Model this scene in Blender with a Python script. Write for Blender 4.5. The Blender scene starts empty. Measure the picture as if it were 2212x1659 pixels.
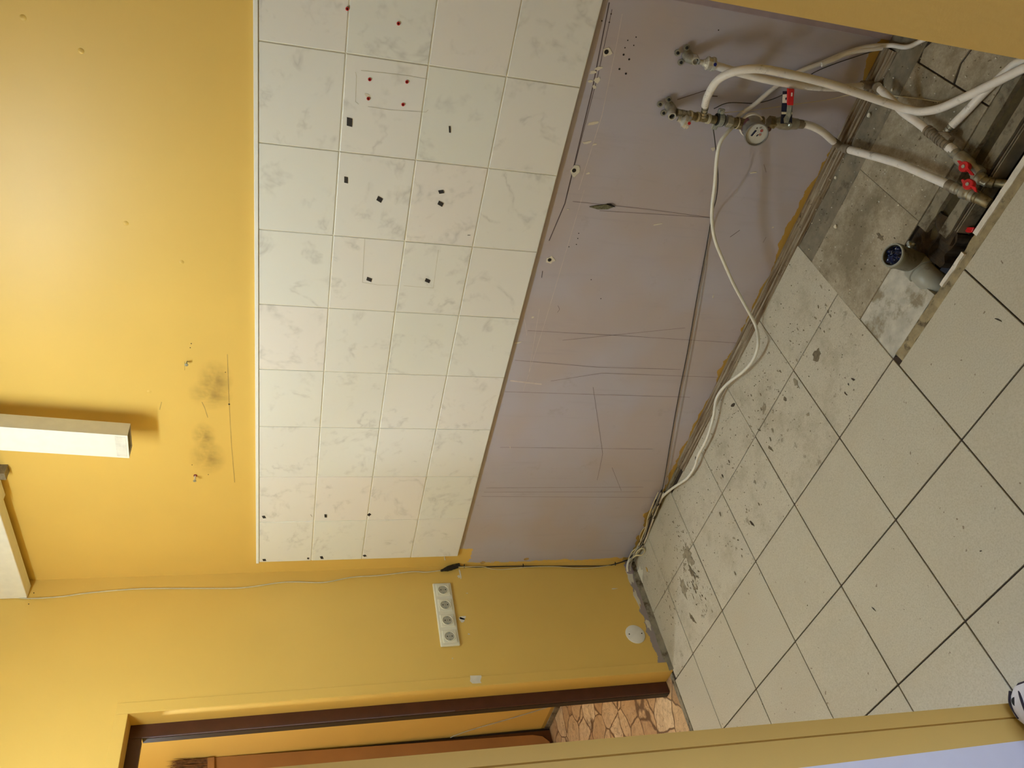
import bpy, bmesh, math, random
from mathutils import Vector, Matrix, noise

random.seed(7)
S = bpy.context.scene
COL = S.collection

# ------------------------------------------------------------------ camera
cam_d = bpy.data.cameras.new('camera')
cam_d.sensor_width = 36.0
cam_d.lens = 27.187
cam_d.clip_start = 0.02
cam = bpy.data.objects.new('camera', cam_d)
COL.objects.link(cam)
RT = Vector((0.204173, -0.187111, -0.960887))      # the phone was held on its side: image right is world down
DN = Vector((-0.751635, -0.658831, -0.031418))
FW = Vector((-0.627183, 0.728651, -0.275154))
CP = Vector((2.728823, -1.957908, 1.536962))
cam.matrix_world = Matrix(((RT.x, -DN.x, -FW.x, CP.x), (RT.y, -DN.y, -FW.y, CP.y), (RT.z, -DN.z, -FW.z, CP.z), (0, 0, 0, 1)))
S.camera = cam

# ------------------------------------------------------------------ world, lights, exposure
W = bpy.data.worlds.new('world')
S.world = W
W.use_nodes = True
W.node_tree.nodes['Background'].inputs[0].default_value = (0.75, 0.8, 0.95, 1)
W.node_tree.nodes['Background'].inputs[1].default_value = 0.02


def area(name, loc, direction, sx, sy, power, col):
    l = bpy.data.lights.new(name, 'AREA')
    l.shape = 'RECTANGLE'
    l.size = sx
    l.size_y = sy
    l.energy = power
    l.color = col
    o = bpy.data.objects.new(name, l)
    o.location = loc
    o.rotation_euler = Vector(direction).to_track_quat('-Z', 'Y').to_euler()
    COL.objects.link(o)


area('window_daylight', (4.28, -1.68, 1.2), (-1, 0.05, -0.08), 0.28, 1.1, 50, (0.46, 0.60, 1.0))  # inferred daylight from an unseen window, narrowed to spare the near right wall
area('ceiling_batten_light', (1.02, -1.08, 2.555), (0, 0, -1), 0.70, 0.10, 9, (0.62, 0.84, 1.0))


def point(name, loc, power, col, r):
    l = bpy.data.lights.new(name, 'POINT')
    l.energy = power
    l.color = col
    l.shadow_soft_size = r
    o = bpy.data.objects.new(name, l)
    o.location = loc
    COL.objects.link(o)


LAMP = [(0.74 + 0.14 * k, -1.08, 2.56) for k in range(5)]
LC = (0.62, 0.84, 1.0)
for q in LAMP:
    point('batten_tube_light', q, 5.0, LC, 0.02)
point('corridor_bulb_light', (-0.55, -1.0, 2.3), 34, (0.78, 0.9, 1.0), 0.06)
point('near_room_fill_light', (2.6, -3.1, 2.4), 0.25, (0.9, 0.93, 1.0), 0.1)  # weak added fill light behind the camera, no fixture there

S.view_settings.view_transform = 'Standard'
S.view_settings.look = 'None'
S.view_settings.exposure = 0.0
S.view_settings.gamma = 1.0
S.view_settings.use_curve_mapping = False


# ------------------------------------------------------------------ helpers: colour and materials
def lin(c):
    r = []
    for v in c:
        v = v / 255.0
        r.append(v / 12.92 if v <= 0.04045 else ((v + 0.055) / 1.055) ** 2.4)
    return (r[0], r[1], r[2], 1.0)


class NT:
    def __init__(s, name, rough=0.6, metal=0.0, spec=0.5):
        s.m = bpy.data.materials.new(name)
        s.m.use_nodes = True
        s.t = s.m.node_tree
        s.b = s.t.nodes['Principled BSDF']
        s.b.inputs['Roughness'].default_value = rough
        s.b.inputs['Metallic'].default_value = metal
        s.b.inputs['Specular IOR Level'].default_value = spec
        s._co = None

    def n(s, typ, **kw):
        nd = s.t.nodes.new(typ)
        for k, v in kw.items():
            setattr(nd, k, v)
        return nd

    def l(s, a, b):
        s.t.links.new(a, b)

    def co(s, scale=(1, 1, 1), rnd=False):
        tc = s.n('ShaderNodeTexCoord')
        mp = s.n('ShaderNodeMapping')
        mp.inputs['Scale'].default_value = scale
        s.l(tc.outputs['Object'], mp.inputs['Vector'])
        if rnd:
            oi = s.n('ShaderNodeObjectInfo')
            mu = s.n('ShaderNodeMath', operation='MULTIPLY')
            mu.inputs[1].default_value = 40
            s.l(oi.outputs['Random'], mu.inputs[0])
            cb = s.n('ShaderNodeCombineXYZ')
            for k in range(3):
                s.l(mu.outputs[0], cb.inputs[k])
            s.l(cb.outputs[0], mp.inputs['Location'])
        return mp.outputs[0]

    def noise(s, vec, scale, detail=4, rough=0.6, dist=0.0):
        nd = s.n('ShaderNodeTexNoise')
        nd.inputs['Scale'].default_value = scale
        nd.inputs['Detail'].default_value = detail
        nd.inputs['Roughness'].default_value = rough
        nd.inputs['Distortion'].default_value = dist
        s.l(vec, nd.inputs['Vector'])
        return nd.outputs['Fac']

    def ramp(s, fac, stops, mode='LINEAR'):
        r = s.n('ShaderNodeValToRGB')
        r.color_ramp.interpolation = mode
        e = r.color_ramp.elements
        while len(e) < len(stops):
            e.new(0.5)
        for k, (p, c) in enumerate(stops):
            e[k].position = p
            e[k].color = c if not isinstance(c, (int, float)) else (c, c, c, 1)
        s.l(fac, r.inputs[0])
        return r.outputs[0]

    def mix(s, fac, a, b, blend='MIX'):
        m = s.n('ShaderNodeMix', data_type='RGBA', blend_type=blend)
        for sock, v in ((m.inputs['Factor'], fac), (m.inputs['A'], a), (m.inputs['B'], b)):
            if hasattr(v, 'links') or isinstance(v, bpy.types.NodeSocket):
                s.l(v, sock)
            else:
                sock.default_value = v
        # RGBA sockets share names with the float ones; pick the colour ones
        return m.outputs['Result']

    def math(s, op, a, b=0.0, c=None, clamp=False):
        m = s.n('ShaderNodeMath', operation=op, use_clamp=clamp)
        for k, v in enumerate((a, b) if c is None else (a, b, c)):
            if isinstance(v, bpy.types.NodeSocket):
                s.l(v, m.inputs[k])
            else:
                m.inputs[k].default_value = v
        return m.outputs[0]

    def xyz(s):
        tc = s.n('ShaderNodeTexCoord')
        sp = s.n('ShaderNodeSeparateXYZ')
        s.l(tc.outputs['Object'], sp.inputs[0])
        return sp.outputs

    def color(s, v):
        if isinstance(v, bpy.types.NodeSocket):
            s.l(v, s.b.inputs['Base Color'])
        else:
            s.b.inputs['Base Color'].default_value = v

    def bump(s, h, strength=0.3, dist=0.002):
        b = s.n('ShaderNodeBump')
        b.inputs['Strength'].default_value = strength
        b.inputs['Distance'].default_value = dist
        s.l(h, b.inputs['Height'])
        s.l(b.outputs[0], s.b.inputs['Normal'])


def mixrgb_fix(nt, fac, a, b, blend='MIX'):
    m = nt.n('ShaderNodeMix', data_type='RGBA', blend_type=blend)
    ins = [i for i in m.inputs if i.enabled]
    for sock, v in zip(ins, (fac, a, b)):
        if isinstance(v, bpy.types.NodeSocket):
            nt.l(v, sock)
        else:
            sock.default_value = v
    return [o for o in m.outputs if o.enabled][0]


NT.mix = mixrgb_fix


def plain(name, rgb, rough=0.5, metal=0.0, var=0.12, scale=30, bump=0.0, spec=0.5, dirt=None):
    m = NT(name, rough, metal, spec)
    c = lin(rgb)
    v = m.co()
    n1 = m.noise(v, scale)
    d = tuple(k * (1 - var) for k in c[:3]) + (1,)
    u = tuple(min(1, k * (1 + var)) for k in c[:3]) + (1,)
    out = m.ramp(n1, [(0.35, d), (0.65, u)])
    if dirt:
        n2 = m.noise(v, dirt[1], 6, 0.7)
        out = m.mix(m.ramp(n2, [(dirt[2], 0), (dirt[2] + 0.12, 1)]), out, lin(dirt[0]))
    m.color(out)
    if bump:
        m.bump(n1, bump, 0.002)
    return m.m


M = {}
M['white_plastic'] = plain('white_plastic', (238, 234, 226), 0.35, var=0.03)
M['trim_white'] = plain('white_edging', (252, 252, 250), 0.4, var=0.01)
M['cream_plastic'] = plain('cream_plastic', (232, 226, 205), 0.32, var=0.02)
M['pipe_white'] = plain('white_pipe', (232, 226, 220), 0.38, var=0.04, scale=40, dirt=((140, 128, 112), 26, 0.6))
M['cable_white'] = plain('white_cable', (228, 224, 212), 0.4, var=0.03, dirt=((160, 150, 135), 20, 0.64))
M['cable_grey'] = plain('grey_cable', (165, 158, 142), 0.45, var=0.1)
M['cable_pale'] = plain('pale_grey_cable', (205, 196, 170), 0.45, var=0.08)
M['cable_cream'] = plain('cream_cable', (214, 200, 160), 0.45, var=0.08)
M['cable_black'] = plain('black_cable', (42, 34, 32), 0.55, var=0.2)
M['black_tape'] = plain('black_tape', (26, 24, 24), 0.45, var=0.3, scale=120, bump=0.6)
M['tab_black'] = plain('black_tab', (42, 38, 40), 0.7, var=0.1)
M['chrome'] = plain('chrome', (206, 206, 200), 0.22, 0.45, var=0.1, scale=60)
M['steel'] = plain('zinc_steel', (168, 172, 166), 0.38, 0.6, var=0.2, scale=70)
M['brass'] = plain('dull_brass', (134, 122, 92), 0.42, 0.5, var=0.3, scale=60, dirt=((86, 66, 40), 45, 0.58))
M['nickel'] = plain('nickel_brass', (164, 160, 146), 0.34, 0.55, var=0.2, scale=60)
M['fitting'] = plain('brown_fitting', (138, 126, 108), 0.5, 0.3, var=0.2, scale=80)
M['cream_fitting'] = plain('cream_fitting', (200, 192, 165), 0.45, var=0.08)
M['red'] = plain('red_plastic', (196, 26, 30), 0.38, var=0.12)
M['dark_red'] = plain('dark_red_plug', (130, 22, 22), 0.5, var=0.2, scale=300)
M['blue'] = plain('blue_dot', (16, 28, 120), 0.4)
M['navy'] = plain('navy_print', (18, 24, 58), 0.45)
M['black'] = plain('black', (14, 12, 12), 0.7)
M['rubber'] = plain('black_rubber', (30, 30, 30), 0.7)
M['drain_grey'] = plain('grey_drain_plastic', (150, 150, 140), 0.4, var=0.05, dirt=((88, 78, 60), 10, 0.6))
M['drain_dirty'] = plain('dirty_drain_plastic', (120, 116, 98), 0.45, var=0.1, dirt=((60, 46, 28), 18, 0.5))
M['bag'] = plain('blue_bag', (24, 32, 66), 0.2, var=0.8, scale=70, bump=0.9)
M['meter_clear'] = plain('meter_clear_shell', (205, 205, 205), 0.12, var=0.03)
M['meter_band'] = plain('meter_band', (150, 146, 142), 0.15, var=0.12)
M['meter_face'] = plain('meter_face', (196, 194, 186), 0.3, var=0.03)
M['wood_strip'] = None
M['concrete'] = plain('rough_cement', (128, 118, 100), 0.9, var=0.2, scale=22, bump=0.8, dirt=((84, 74, 58), 14, 0.56))
M['concrete_pale'] = plain('pale_cement', (190, 184, 170), 0.9, var=0.16, scale=24, bump=0.9, dirt=((142, 130, 108), 11, 0.50))
M['concrete_mid'] = plain('grey_cement_strip', (132, 122, 102), 0.9, var=0.2, scale=24, bump=0.7, dirt=((74, 60, 40), 14, 0.50))
M['brown_dirt'] = plain('brown_dirt', (72, 60, 34), 0.95, var=0.35, scale=26, bump=0.8)
M['rust'] = plain('rusty_dirt', (58, 44, 26), 0.95, var=0.45, scale=40, bump=1.0)
M['pit'] = plain('shaded_pit_soil', (16, 13, 11), 1.0, var=0.5, scale=22, bump=1.0)  # near-black soil: the pit's lack of light is put into the colour
M['chip_white'] = plain('plaster_chip', (222, 214, 194), 0.9, var=0.06, bump=0.4)
M['plaster'] = plain('bare_plaster', (222, 214, 198), 0.9, var=0.06)
M['lip'] = plain('mortar_lip', (150, 134, 102), 0.9, var=0.25, scale=34, bump=1.0, dirt=((74, 60, 44), 26, 0.55))
M['lip_white'] = plain('white_lip', (222, 214, 200), 0.7, var=0.12, scale=40, bump=0.5, dirt=((50, 40, 30), 30, 0.60))
M['frame_brown'] = plain('brown_metal', (72, 38, 28), 0.32, var=0.12, scale=16)
M['frame_dark'] = plain('near_black', (24, 14, 16), 0.5)  # near-black, for the frame rebate and the strip beside the wardrobe
M['frame_grey'] = plain('dusty_brown_metal', (86, 76, 90), 0.4)
M['orange_wood'] = plain('orange_veneer', (150, 104, 58), 0.5, var=0.06, scale=4)
M['bristle'] = plain('brown_bristle', (110, 74, 42), 0.85, var=0.4, scale=60)
M['shoe_white'] = plain('white_leather', (225, 222, 232), 0.45, var=0.05)
M['shoe_dark'] = plain('dark_trim_fabric', (38, 28, 44), 0.7, var=0.2)
M['lilac_patch'] = plain('lilac_paint', (168, 152, 160), 0.6, var=0.06)
M['yellow_flake'] = plain('yellow_flake', (206, 162, 84), 0.6, var=0.06)
M['scratch'] = plain('pencil_scratch', (96, 82, 86), 0.8)
M['scratch_faint'] = plain('faint_scratch', (134, 118, 120), 0.8)
M['scratch_light'] = plain('light_scratch', (212, 200, 196), 0.8)
M['hole'] = plain('drill_hole', (34, 26, 20), 0.9)
M['ceiling'] = plain('ceiling_white', (236, 232, 222), 0.9, var=0.02)
M['post_white'] = plain('white_casing', (232, 230, 232), 0.5, var=0.02, scale=8)
M['grime'] = plain('floor_grime', (112, 99, 78), 0.9, var=0.3, scale=60)
M['grime_light'] = plain('floor_grime_light', (146, 134, 112), 0.9, var=0.2, scale=60)

YEL = (229, 190, 100)
LIL = (166, 150, 150)


def yellow_paint(name, rgb=YEL):
    m = NT(name, 0.5, 0, 0.35)
    v = m.co()
    c = lin(rgb)
    n1 = m.noise(v, 1.6, 3)
    out = m.ramp(n1, [(0.3, tuple(k * 0.95 for k in c[:3]) + (1,)), (0.7, tuple(k * 1.03 for k in c[:3]) + (1,))])
    m.color(out)
    m.bump(m.noise(v, 240, 3), 0.12, 0.001)
    return m.m


M['yellow'] = yellow_paint('yellow_paint')

# back wall: lilac below the tiles, yellow elsewhere, with brushed ragged borders
m = NT('wall_paint_two_tone', 0.42, 0, 0.4)
X, Y, Z = m.xyz()
v = m.co()
cy = lin(YEL)
n1 = m.noise(v, 1.6, 3)
yel = m.ramp(n1, [(0.3, tuple(k * 0.95 for k in cy[:3]) + (1,)), (0.7, tuple(k * 1.03 for k in cy[:3]) + (1,))])
big = m.noise(v, 2.6, 2, 0.5)
lil = m.ramp(big, [(0.42, lin((188, 182, 194))), (0.58, lin((188, 176, 178)))])
str_ = m.noise(m.co((14, 1, 1.2)), 3.0, 4, 0.6)
lil = m.mix(m.ramp(str_, [(0.56, 0), (0.8, 0.35)]), lil, lin((162, 154, 166)))
smudge = m.noise(v, 9, 5, 0.7)
lil = m.mix(m.ramp(smudge, [(0.6, 0), (0.75, 0.4)]), lil, lin((150, 137, 136)))
rag = m.noise(v, 26, 4, 0.6)
rag2 = m.noise(v, 5, 3, 0.6)
# lilac where z < .87, x > .03 + rag, z > low border
zl = m.math('ADD', m.math('MULTIPLY', m.math('SUBTRACT', rag2, 0.46), 0.11), m.math('MULTIPLY', m.math('SUBTRACT', rag, 0.5), 0.03))
a1 = m.math('GREATER_THAN', m.math('SUBTRACT', Z, zl), 0.018)
xb = m.math('ADD', m.math('MULTIPLY', m.math('SUBTRACT', rag, 0.5), 0.05), 0.018)
xb2 = m.math('MULTIPLY', m.math('GREATER_THAN', Z, m.math('ADD', 0.745, m.math('MULTIPLY', rag, 0.06))), 0.10)
a2 = m.math('GREATER_THAN', X, m.math('ADD', xb, xb2))
a3 = m.math('LESS_THAN', Z, 0.9)
a4 = m.math('LESS_THAN', X, 2.42)
mask = m.math('MULTIPLY', m.math('MULTIPLY', a1, a2), m.math('MULTIPLY', a3, a4))
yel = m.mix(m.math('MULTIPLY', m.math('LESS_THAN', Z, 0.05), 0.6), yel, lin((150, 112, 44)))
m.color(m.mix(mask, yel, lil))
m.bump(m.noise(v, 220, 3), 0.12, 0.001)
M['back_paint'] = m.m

# left wall: yellow with lilac grey along the foot
m = NT('wall_paint_left', 0.5, 0, 0.35)
X, Y, Z = m.xyz()
v = m.co()
n1 = m.noise(v, 1.6, 3)
yel = m.ramp(n1, [(0.3, tuple(k * 0.95 for k in cy[:3]) + (1,)), (0.7, tuple(k * 1.03 for k in cy[:3]) + (1,))])
rag = m.noise(v, 18, 5, 0.65)
edge = m.math('ADD', 0.012, m.math('MULTIPLY', rag, 0.07))
near = m.math('GREATER_THAN', Y, -0.54)
mask = m.math('MULTIPLY', m.math('LESS_THAN', Z, edge), near)
stain = m.noise(m.co((1, 7, 1)), 6, 3)
m.color(m.mix(mask, yel, lin((160, 148, 146))))
m.bump(m.noise(v, 240, 3), 0.12, 0.001)
M['left_paint'] = m.m

# glazed wall tile with faint grey marbling
m = NT('marbled_wall_tile', 0.16, 0, 0.5)
v = m.co(rnd=True)
n1 = m.noise(v, 5.5, 4, 0.6, 0.5)
ridge = m.math('ABSOLUTE', m.math('SUBTRACT', n1, 0.5))
vein = m.ramp(ridge, [(0.0, 1), (0.014, 0.6), (0.05, 0)])
brk = m.ramp(m.noise(v, 15, 3), [(0.48, 0), (0.66, 1)])
vein = m.math('MULTIPLY', vein, brk)
oi = m.n('ShaderNodeObjectInfo')
base = m.ramp(oi.outputs['Random'], [(0.0, lin((240, 238, 236))), (0.5, lin((238, 239, 235))), (1.0, lin((242, 237, 235)))])
m.color(m.mix(m.math('MULTIPLY', vein, 0.44), base, lin((184, 182, 180))))
M['wall_tile'] = m.m

# matt floor tile, speckled and worn
m = NT('speckled_floor_tile', 0.42, 0, 0.4)
v = m.co(rnd=True)
sp = m.noise(v, 240, 2, 0.6)
base = m.ramp(sp, [(0.3, lin((178, 170, 150))), (0.5, lin((190, 182, 163))), (0.72, lin((198, 191, 174)))])
cl = m.noise(v, 5, 4)
base = m.mix(m.ramp(cl, [(0.4, 0), (0.75, 0.3)]), base, lin((176, 163, 140)))
dots = m.noise(v, 62, 2, 0.5)
base = m.mix(m.ramp(dots, [(0.725, 0), (0.75, 0.8)]), base, lin((116, 96, 74)))
m.color(base)
M['floor_tile'] = m.m

# the same tile filthy with dust and cement haze (under the old units)
m = NT('dirty_floor_tile', 0.75, 0, 0.3)
v = m.co(rnd=True)
sp = m.noise(v, 200, 2, 0.6)
base = m.ramp(sp, [(0.3, lin((160, 148, 128))), (0.7, lin((180, 168, 146)))])
cl = m.noise(v, 9, 6, 0.7)
base = m.mix(m.ramp(cl, [(0.42, 0), (0.62, 0.8)]), base, lin((118, 106, 84)))
dots = m.noise(v, 45, 3, 0.6)
base = m.mix(m.ramp(dots, [(0.66, 0), (0.7, 0.8)]), base, lin((92, 76, 56)))
m.color(base)
M['floor_tile_dirty'] = m.m
m = NT('dusty_floor_tile', 0.6, 0, 0.3)
v = m.co(rnd=True)
sp = m.noise(v, 240, 2, 0.6)
base = m.ramp(sp, [(0.3, lin((178, 169, 150))), (0.5, lin((192, 183, 164))), (0.72, lin((200, 192, 174)))])
cl = m.noise(v, 7, 6, 0.72)
base = m.mix(m.ramp(cl, [(0.5, 0), (0.68, 0.5)]), base, lin((146, 134, 112)))
st_ = m.noise(v, 17, 5, 0.75)
base = m.mix(m.ramp(st_, [(0.62, 0), (0.68, 0.55)]), base, lin((122, 108, 86)))
dots = m.noise(v, 62, 3, 0.6)
base = m.mix(m.ramp(dots, [(0.68, 0), (0.71, 0.8)]), base, lin((96, 80, 60)))
m.color(base)
M['floor_tile_dusty'] = m.m
M['well_shade'] = plain('socket_well_shade', (176, 170, 152), 0.5, var=0.03)  # flat disc, darkened to stand for the shade in the recess
M['grout_dark'] = plain('dark_grout', (54, 42, 34), 0.95, var=0.3, scale=60)
M['grout_light'] = plain('cream_grout', (236, 232, 218), 0.85, var=0.06, scale=24, dirt=((160, 150, 128), 9, 0.66))
M['mortar'] = plain('tile_mortar', (150, 118, 70), 0.95, var=0.25, scale=90, bump=0.6)

# old ribbed skirting strip: worn grey brown wood
m = NT('worn_ribbed_wood', 0.8, 0, 0.2)
v = m.co((1.2, 30, 30))
n1 = m.noise(v, 5, 5, 0.7)
n2 = m.noise(m.co(), 30, 4, 0.7)
out = m.ramp(n1, [(0.35, lin((98, 74, 52))), (0.52, lin((142, 126, 104))), (0.7, lin((184, 174, 156)))])
out = m.mix(m.ramp(n2, [(0.6, 0), (0.7, 0.8)]), out, lin((80, 62, 44)))
m.color(out)
M['wood_strip'] = m.m

# corridor linoleum printed with flagstones
m = NT('flagstone_print_lino', 0.35, 0, 0.4)
v = m.co()
wob = m.n('ShaderNodeTexNoise')
wob.inputs['Scale'].default_value = 9
wob.inputs['Detail'].default_value = 3
m.l(v, wob.inputs['Vector'])
ad = m.n('ShaderNodeVectorMath', operation='MULTIPLY_ADD')
ad.inputs[1].default_value = (0.05, 0.05, 0.05)
m.l(wob.outputs['Color'], ad.inputs[0])
m.l(v, ad.inputs[2])
vo = m.n('ShaderNodeTexVoronoi', feature='DISTANCE_TO_EDGE')
vo.inputs['Scale'].default_value = 7.5
m.l(ad.outputs[0], vo.inputs['Vector'])
vc = m.n('ShaderNodeTexVoronoi', feature='F1')
vc.inputs['Scale'].default_value = 7.5
m.l(ad.outputs[0], vc.inputs['Vector'])
sepc = m.n('ShaderNodeSeparateColor')
m.l(vc.outputs['Color'], sepc.inputs[0])
st = m.ramp(sepc.outputs[0], [(0.0, lin((182, 146, 108))), (0.5, lin((206, 172, 130))), (1.0, lin((228, 202, 164)))])
gr = m.noise(ad.outputs[0], 26, 5, 0.7, 1.0)
st = m.mix(m.ramp(gr, [(0.4, 0.0), (0.7, 0.55)]), st, lin((140, 106, 78)))
cr = m.noise(ad.outputs[0], 11, 3, 0.5, 1.5)
crk = m.ramp(m.math('ABSOLUTE', m.math('SUBTRACT', cr, 0.5)), [(0.0, 0.7), (0.012, 0)])
st = m.mix(crk, st, lin((104, 76, 58)))
ln = m.ramp(vo.outputs['Distance'], [(0.012, 1), (0.04, 0)])
m.color(m.mix(ln, st, lin((112, 86, 66))))
M['lino'] = m.m

bulb = NT('bulb_glow', 0.4)
bulb.b.inputs['Emission Color'].default_value = (1, 0.86, 0.66, 1)
bulb.b.inputs['Emission Strength'].default_value = 12
bulb.color((1, 1, 1, 1))
M['bulb'] = bulb.m
gl = NT('clear_glass', 0.02)
gl.color((1, 1, 1, 1))
gl.b.inputs['Transmission Weight'].default_value = 1.0
M['glass'] = gl.m


# ------------------------------------------------------------------ helpers: meshes and objects
def V(p):
    return Vector(p)


def bm_box(bm, a, b):
    x0, y0, z0 = a
    x1, y1, z1 = b
    vs = [bm.verts.new(c) for c in ((x0, y0, z0), (x1, y0, z0), (x1, y1, z0), (x0, y1, z0), (x0, y0, z1), (x1, y0, z1), (x1, y1, z1), (x0, y1, z1))]
    for f in ((3, 2, 1, 0), (4, 5, 6, 7), (0, 1, 5, 4), (1, 2, 6, 5), (2, 3, 7, 6), (3, 0, 4, 7)):
        bm.faces.new([vs[i] for i in f])
    return vs


def box(a, b):
    bm = bmesh.new()
    bm_box(bm, a, b)
    return bm


def bm_prism(bm, pts, d):
    """closed polygon of 3-D points extruded by vector d"""
    d = V(d)
    lo = [bm.verts.new(V(p)) for p in pts]
    hi = [bm.verts.new(V(p) + d) for p in pts]
    n = len(pts)
    bm.faces.new(lo)
    bm.faces.new(hi[::-1])
    for i in range(n):
        j = (i + 1) % n
        bm.faces.new((lo[j], lo[i], hi[i], hi[j]))


def prism(pts, d):
    bm = bmesh.new()
    bm_prism(bm, pts, d)
    bmesh.ops.recalc_face_normals(bm, faces=bm.faces)
    return bm


def frame_of(d):
    d = V(d).normalized()
    u = d.cross(Vector((0, 0, 1)))
    if u.length < 1e-3:
        u = d.cross(Vector((1, 0, 0)))
    u.normalize()
    return d, u, d.cross(u).normalized()


def bm_lathe(bm, p, d, prof, seg=16, sq=None):
    """rings (t, r) along direction d from point p; r = 0 closes"""
    p = V(p)
    d, u, w = frame_of(d)
    rings = []
    for t, r in prof:
        c = p + d * t
        if r <= 1e-6:
            rings.append([bm.verts.new(c)])
        else:
            rings.append([bm.verts.new(c + (u * math.cos(2 * math.pi * k / seg) + w * math.sin(2 * math.pi * k / seg)) * r) for k in range(seg)])
    for a, b in zip(rings, rings[1:]):
        if len(a) == 1 and len(b) == 1:
            continue
        for k in range(seg):
            l = (k + 1) % seg
            if len(a) == 1:
                bm.faces.new((a[0], b[k], b[l]))
            elif len(b) == 1:
                bm.faces.new((a[k], b[0], a[l]))
            else:
                bm.faces.new((a[k], b[k], b[l], a[l]))


def lathe(p, d, prof, seg=16):
    bm = bmesh.new()
    bm_lathe(bm, p, d, prof, seg)
    bmesh.ops.recalc_face_normals(bm, faces=bm.faces)
    return bm


def smooth_path(pts, n=6):
    pts = [V(p) for p in pts]
    if len(pts) < 3:
        return pts
    out = []
    P = [pts[0] * 2 - pts[1]] + pts + [pts[-1] * 2 - pts[-2]]
    for i in range(1, len(P) - 2):
        a, b, c, d = P[i - 1:i + 3]
        for k in range(n):
            t = k / n
            out.append(0.5 * ((2 * b) + (c - a) * t + (2 * a - 5 * b + 4 * c - d) * t * t + (3 * b - a - 3 * c + d) * t ** 3))
    out.append(pts[-1])
    return out


def bm_tube(bm, pts, r, seg=10, n=6, cap=True):
    pts = smooth_path(pts, n)
    t0, u, w = frame_of(pts[1] - pts[0])
    rings = []
    for i, p in enumerate(pts):
        t = (pts[min(i + 1, len(pts) - 1)] - pts[max(i - 1, 0)]).normalized()
        u = (u - t * u.dot(t)).normalized()
        w = t.cross(u)
        rr = r(i / (len(pts) - 1)) if callable(r) else r
        rings.append([bm.verts.new(p + (u * math.cos(2 * math.pi * k / seg) + w * math.sin(2 * math.pi * k / seg)) * rr) for k in range(seg)])
    for a, b in zip(rings, rings[1:]):
        for k in range(seg):
            l = (k + 1) % seg
            bm.faces.new((a[k], a[l], b[l], b[k]))
    if cap:
        bm.faces.new(rings[0][::-1])
        bm.faces.new(rings[-1])


def tube(pts, r, seg=10, n=6):
    bm = bmesh.new()
    bm_tube(bm, pts, r, seg, n)
    return bm


def root_loc(o):
    l = Vector((0, 0, 0))
    while o is not None:
        l += o.location
        o = o.parent
    return l


def obj(name, bm, mat, parent=None, loc=None, smooth=False, bevel=0.0, label=None):
    """links a world-space bmesh as one object with its origin at loc (or its parent's)"""
    base = V(loc) if loc is not None else (root_loc(parent) if parent else Vector((0, 0, 0)))
    if base.length > 0:
        bmesh.ops.translate(bm, verts=bm.verts, vec=-base)
    me = bpy.data.meshes.new(name)
    bm.to_mesh(me)
    bm.free()
    me.materials.append(M[mat] if isinstance(mat, str) else mat)
    if smooth:
        for p in me.polygons:
            p.use_smooth = True
        me.set_sharp_from_angle(angle=math.radians(38))
    o = bpy.data.objects.new(name, me)
    COL.objects.link(o)
    if parent:
        o.parent = parent
        o.location = base - root_loc(parent)
    else:
        o.location = base
    if bevel:
        b = o.modifiers.new('bevel', 'BEVEL')
        b.width = bevel
        b.segments = 2
        b.limit_method = 'ANGLE'
    if label:
        o['label'] = label
    return o


def tag(o, label, cat, group=None, kind=None):
    o['label'] = label
    o['category'] = cat
    if group:
        o['group'] = group
    if kind:
        o['kind'] = kind
    return o


def thing(name, label, cat, loc, group=None):
    o = bpy.data.objects.new(name, None)
    o.empty_display_size = 0.05
    COL.objects.link(o)
    o.location = loc
    return tag(o, label, cat, group)


def struct(name, bm, mat, label=None, parent=None, bevel=0.0, smooth=False):
    o = obj(name, bm, mat, parent, bevel=bevel, smooth=smooth)
    if not parent:
        o['kind'] = 'structure'
    if label:
        o['label'] = label
    return o


def clone(src, loc, rot=None, label=None):
    r = src.copy()
    COL.objects.link(r)
    r.location = loc
    if rot is not None:
        r.rotation_euler = rot
    if label:
        r['label'] = label
    for ch in list(src.children):
        c = ch.copy()
        COL.objects.link(c)
        c.parent = r
        for g in ch.children:
            d = g.copy()
            COL.objects.link(d)
            d.parent = c
    return r


def clip(poly, a, b, c):
    """keep the part of a 2-D polygon where a*x + b*y <= c"""
    out = []
    for i in range(len(poly)):
        p, q = poly[i], poly[(i + 1) % len(poly)]
        dp, dq = a * p[0] + b * p[1] - c, a * q[0] + b * q[1] - c
        if dp <= 0:
            out.append(p)
        if dp * dq < 0:
            t = dp / (dp - dq)
            out.append((p[0] + (q[0] - p[0]) * t, p[1] + (q[1] - p[1]) * t))
    return out


def rag_poly(cx, cy, rx, ry, n=12, amp=0.35, rot=0.0, seed=0):
    rnd = random.Random(seed)
    out = []
    for k in range(n):
        a = 2 * math.pi * k / n
        r = 1 + rnd.uniform(-amp, amp)
        x, y = rx * r * math.cos(a), ry * r * math.sin(a)
        out.append((cx + x * math.cos(rot) - y * math.sin(rot), cy + x * math.sin(rot) + y * math.cos(rot)))
    return out


# ------------------------------------------------------------------ large structure
H_CEIL = 2.66
# floor base in dark grout, in blocks round the pit
OX, OY, ANG, TS = 1.3969, -0.6022, 3.1302, 0.3000
floor = None
bm = bmesh.new()
GZ = -0.0045
bm_box(bm, (-0.03, -3.6, -0.16), (4.3, -0.606, GZ))
bm_box(bm, (-0.03, -0.606, -0.16), (1.704, 0.0, GZ))
bm_box(bm, (1.704, -0.430, -0.16), (4.3, 0.0, GZ))
bm_box(bm, (1.704, -0.606, -0.26), (4.3, -0.430, -0.20))
floor = struct('floor', bm, 'grout_dark')
ca, sa = math.cos(ANG), math.sin(ANG)


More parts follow.
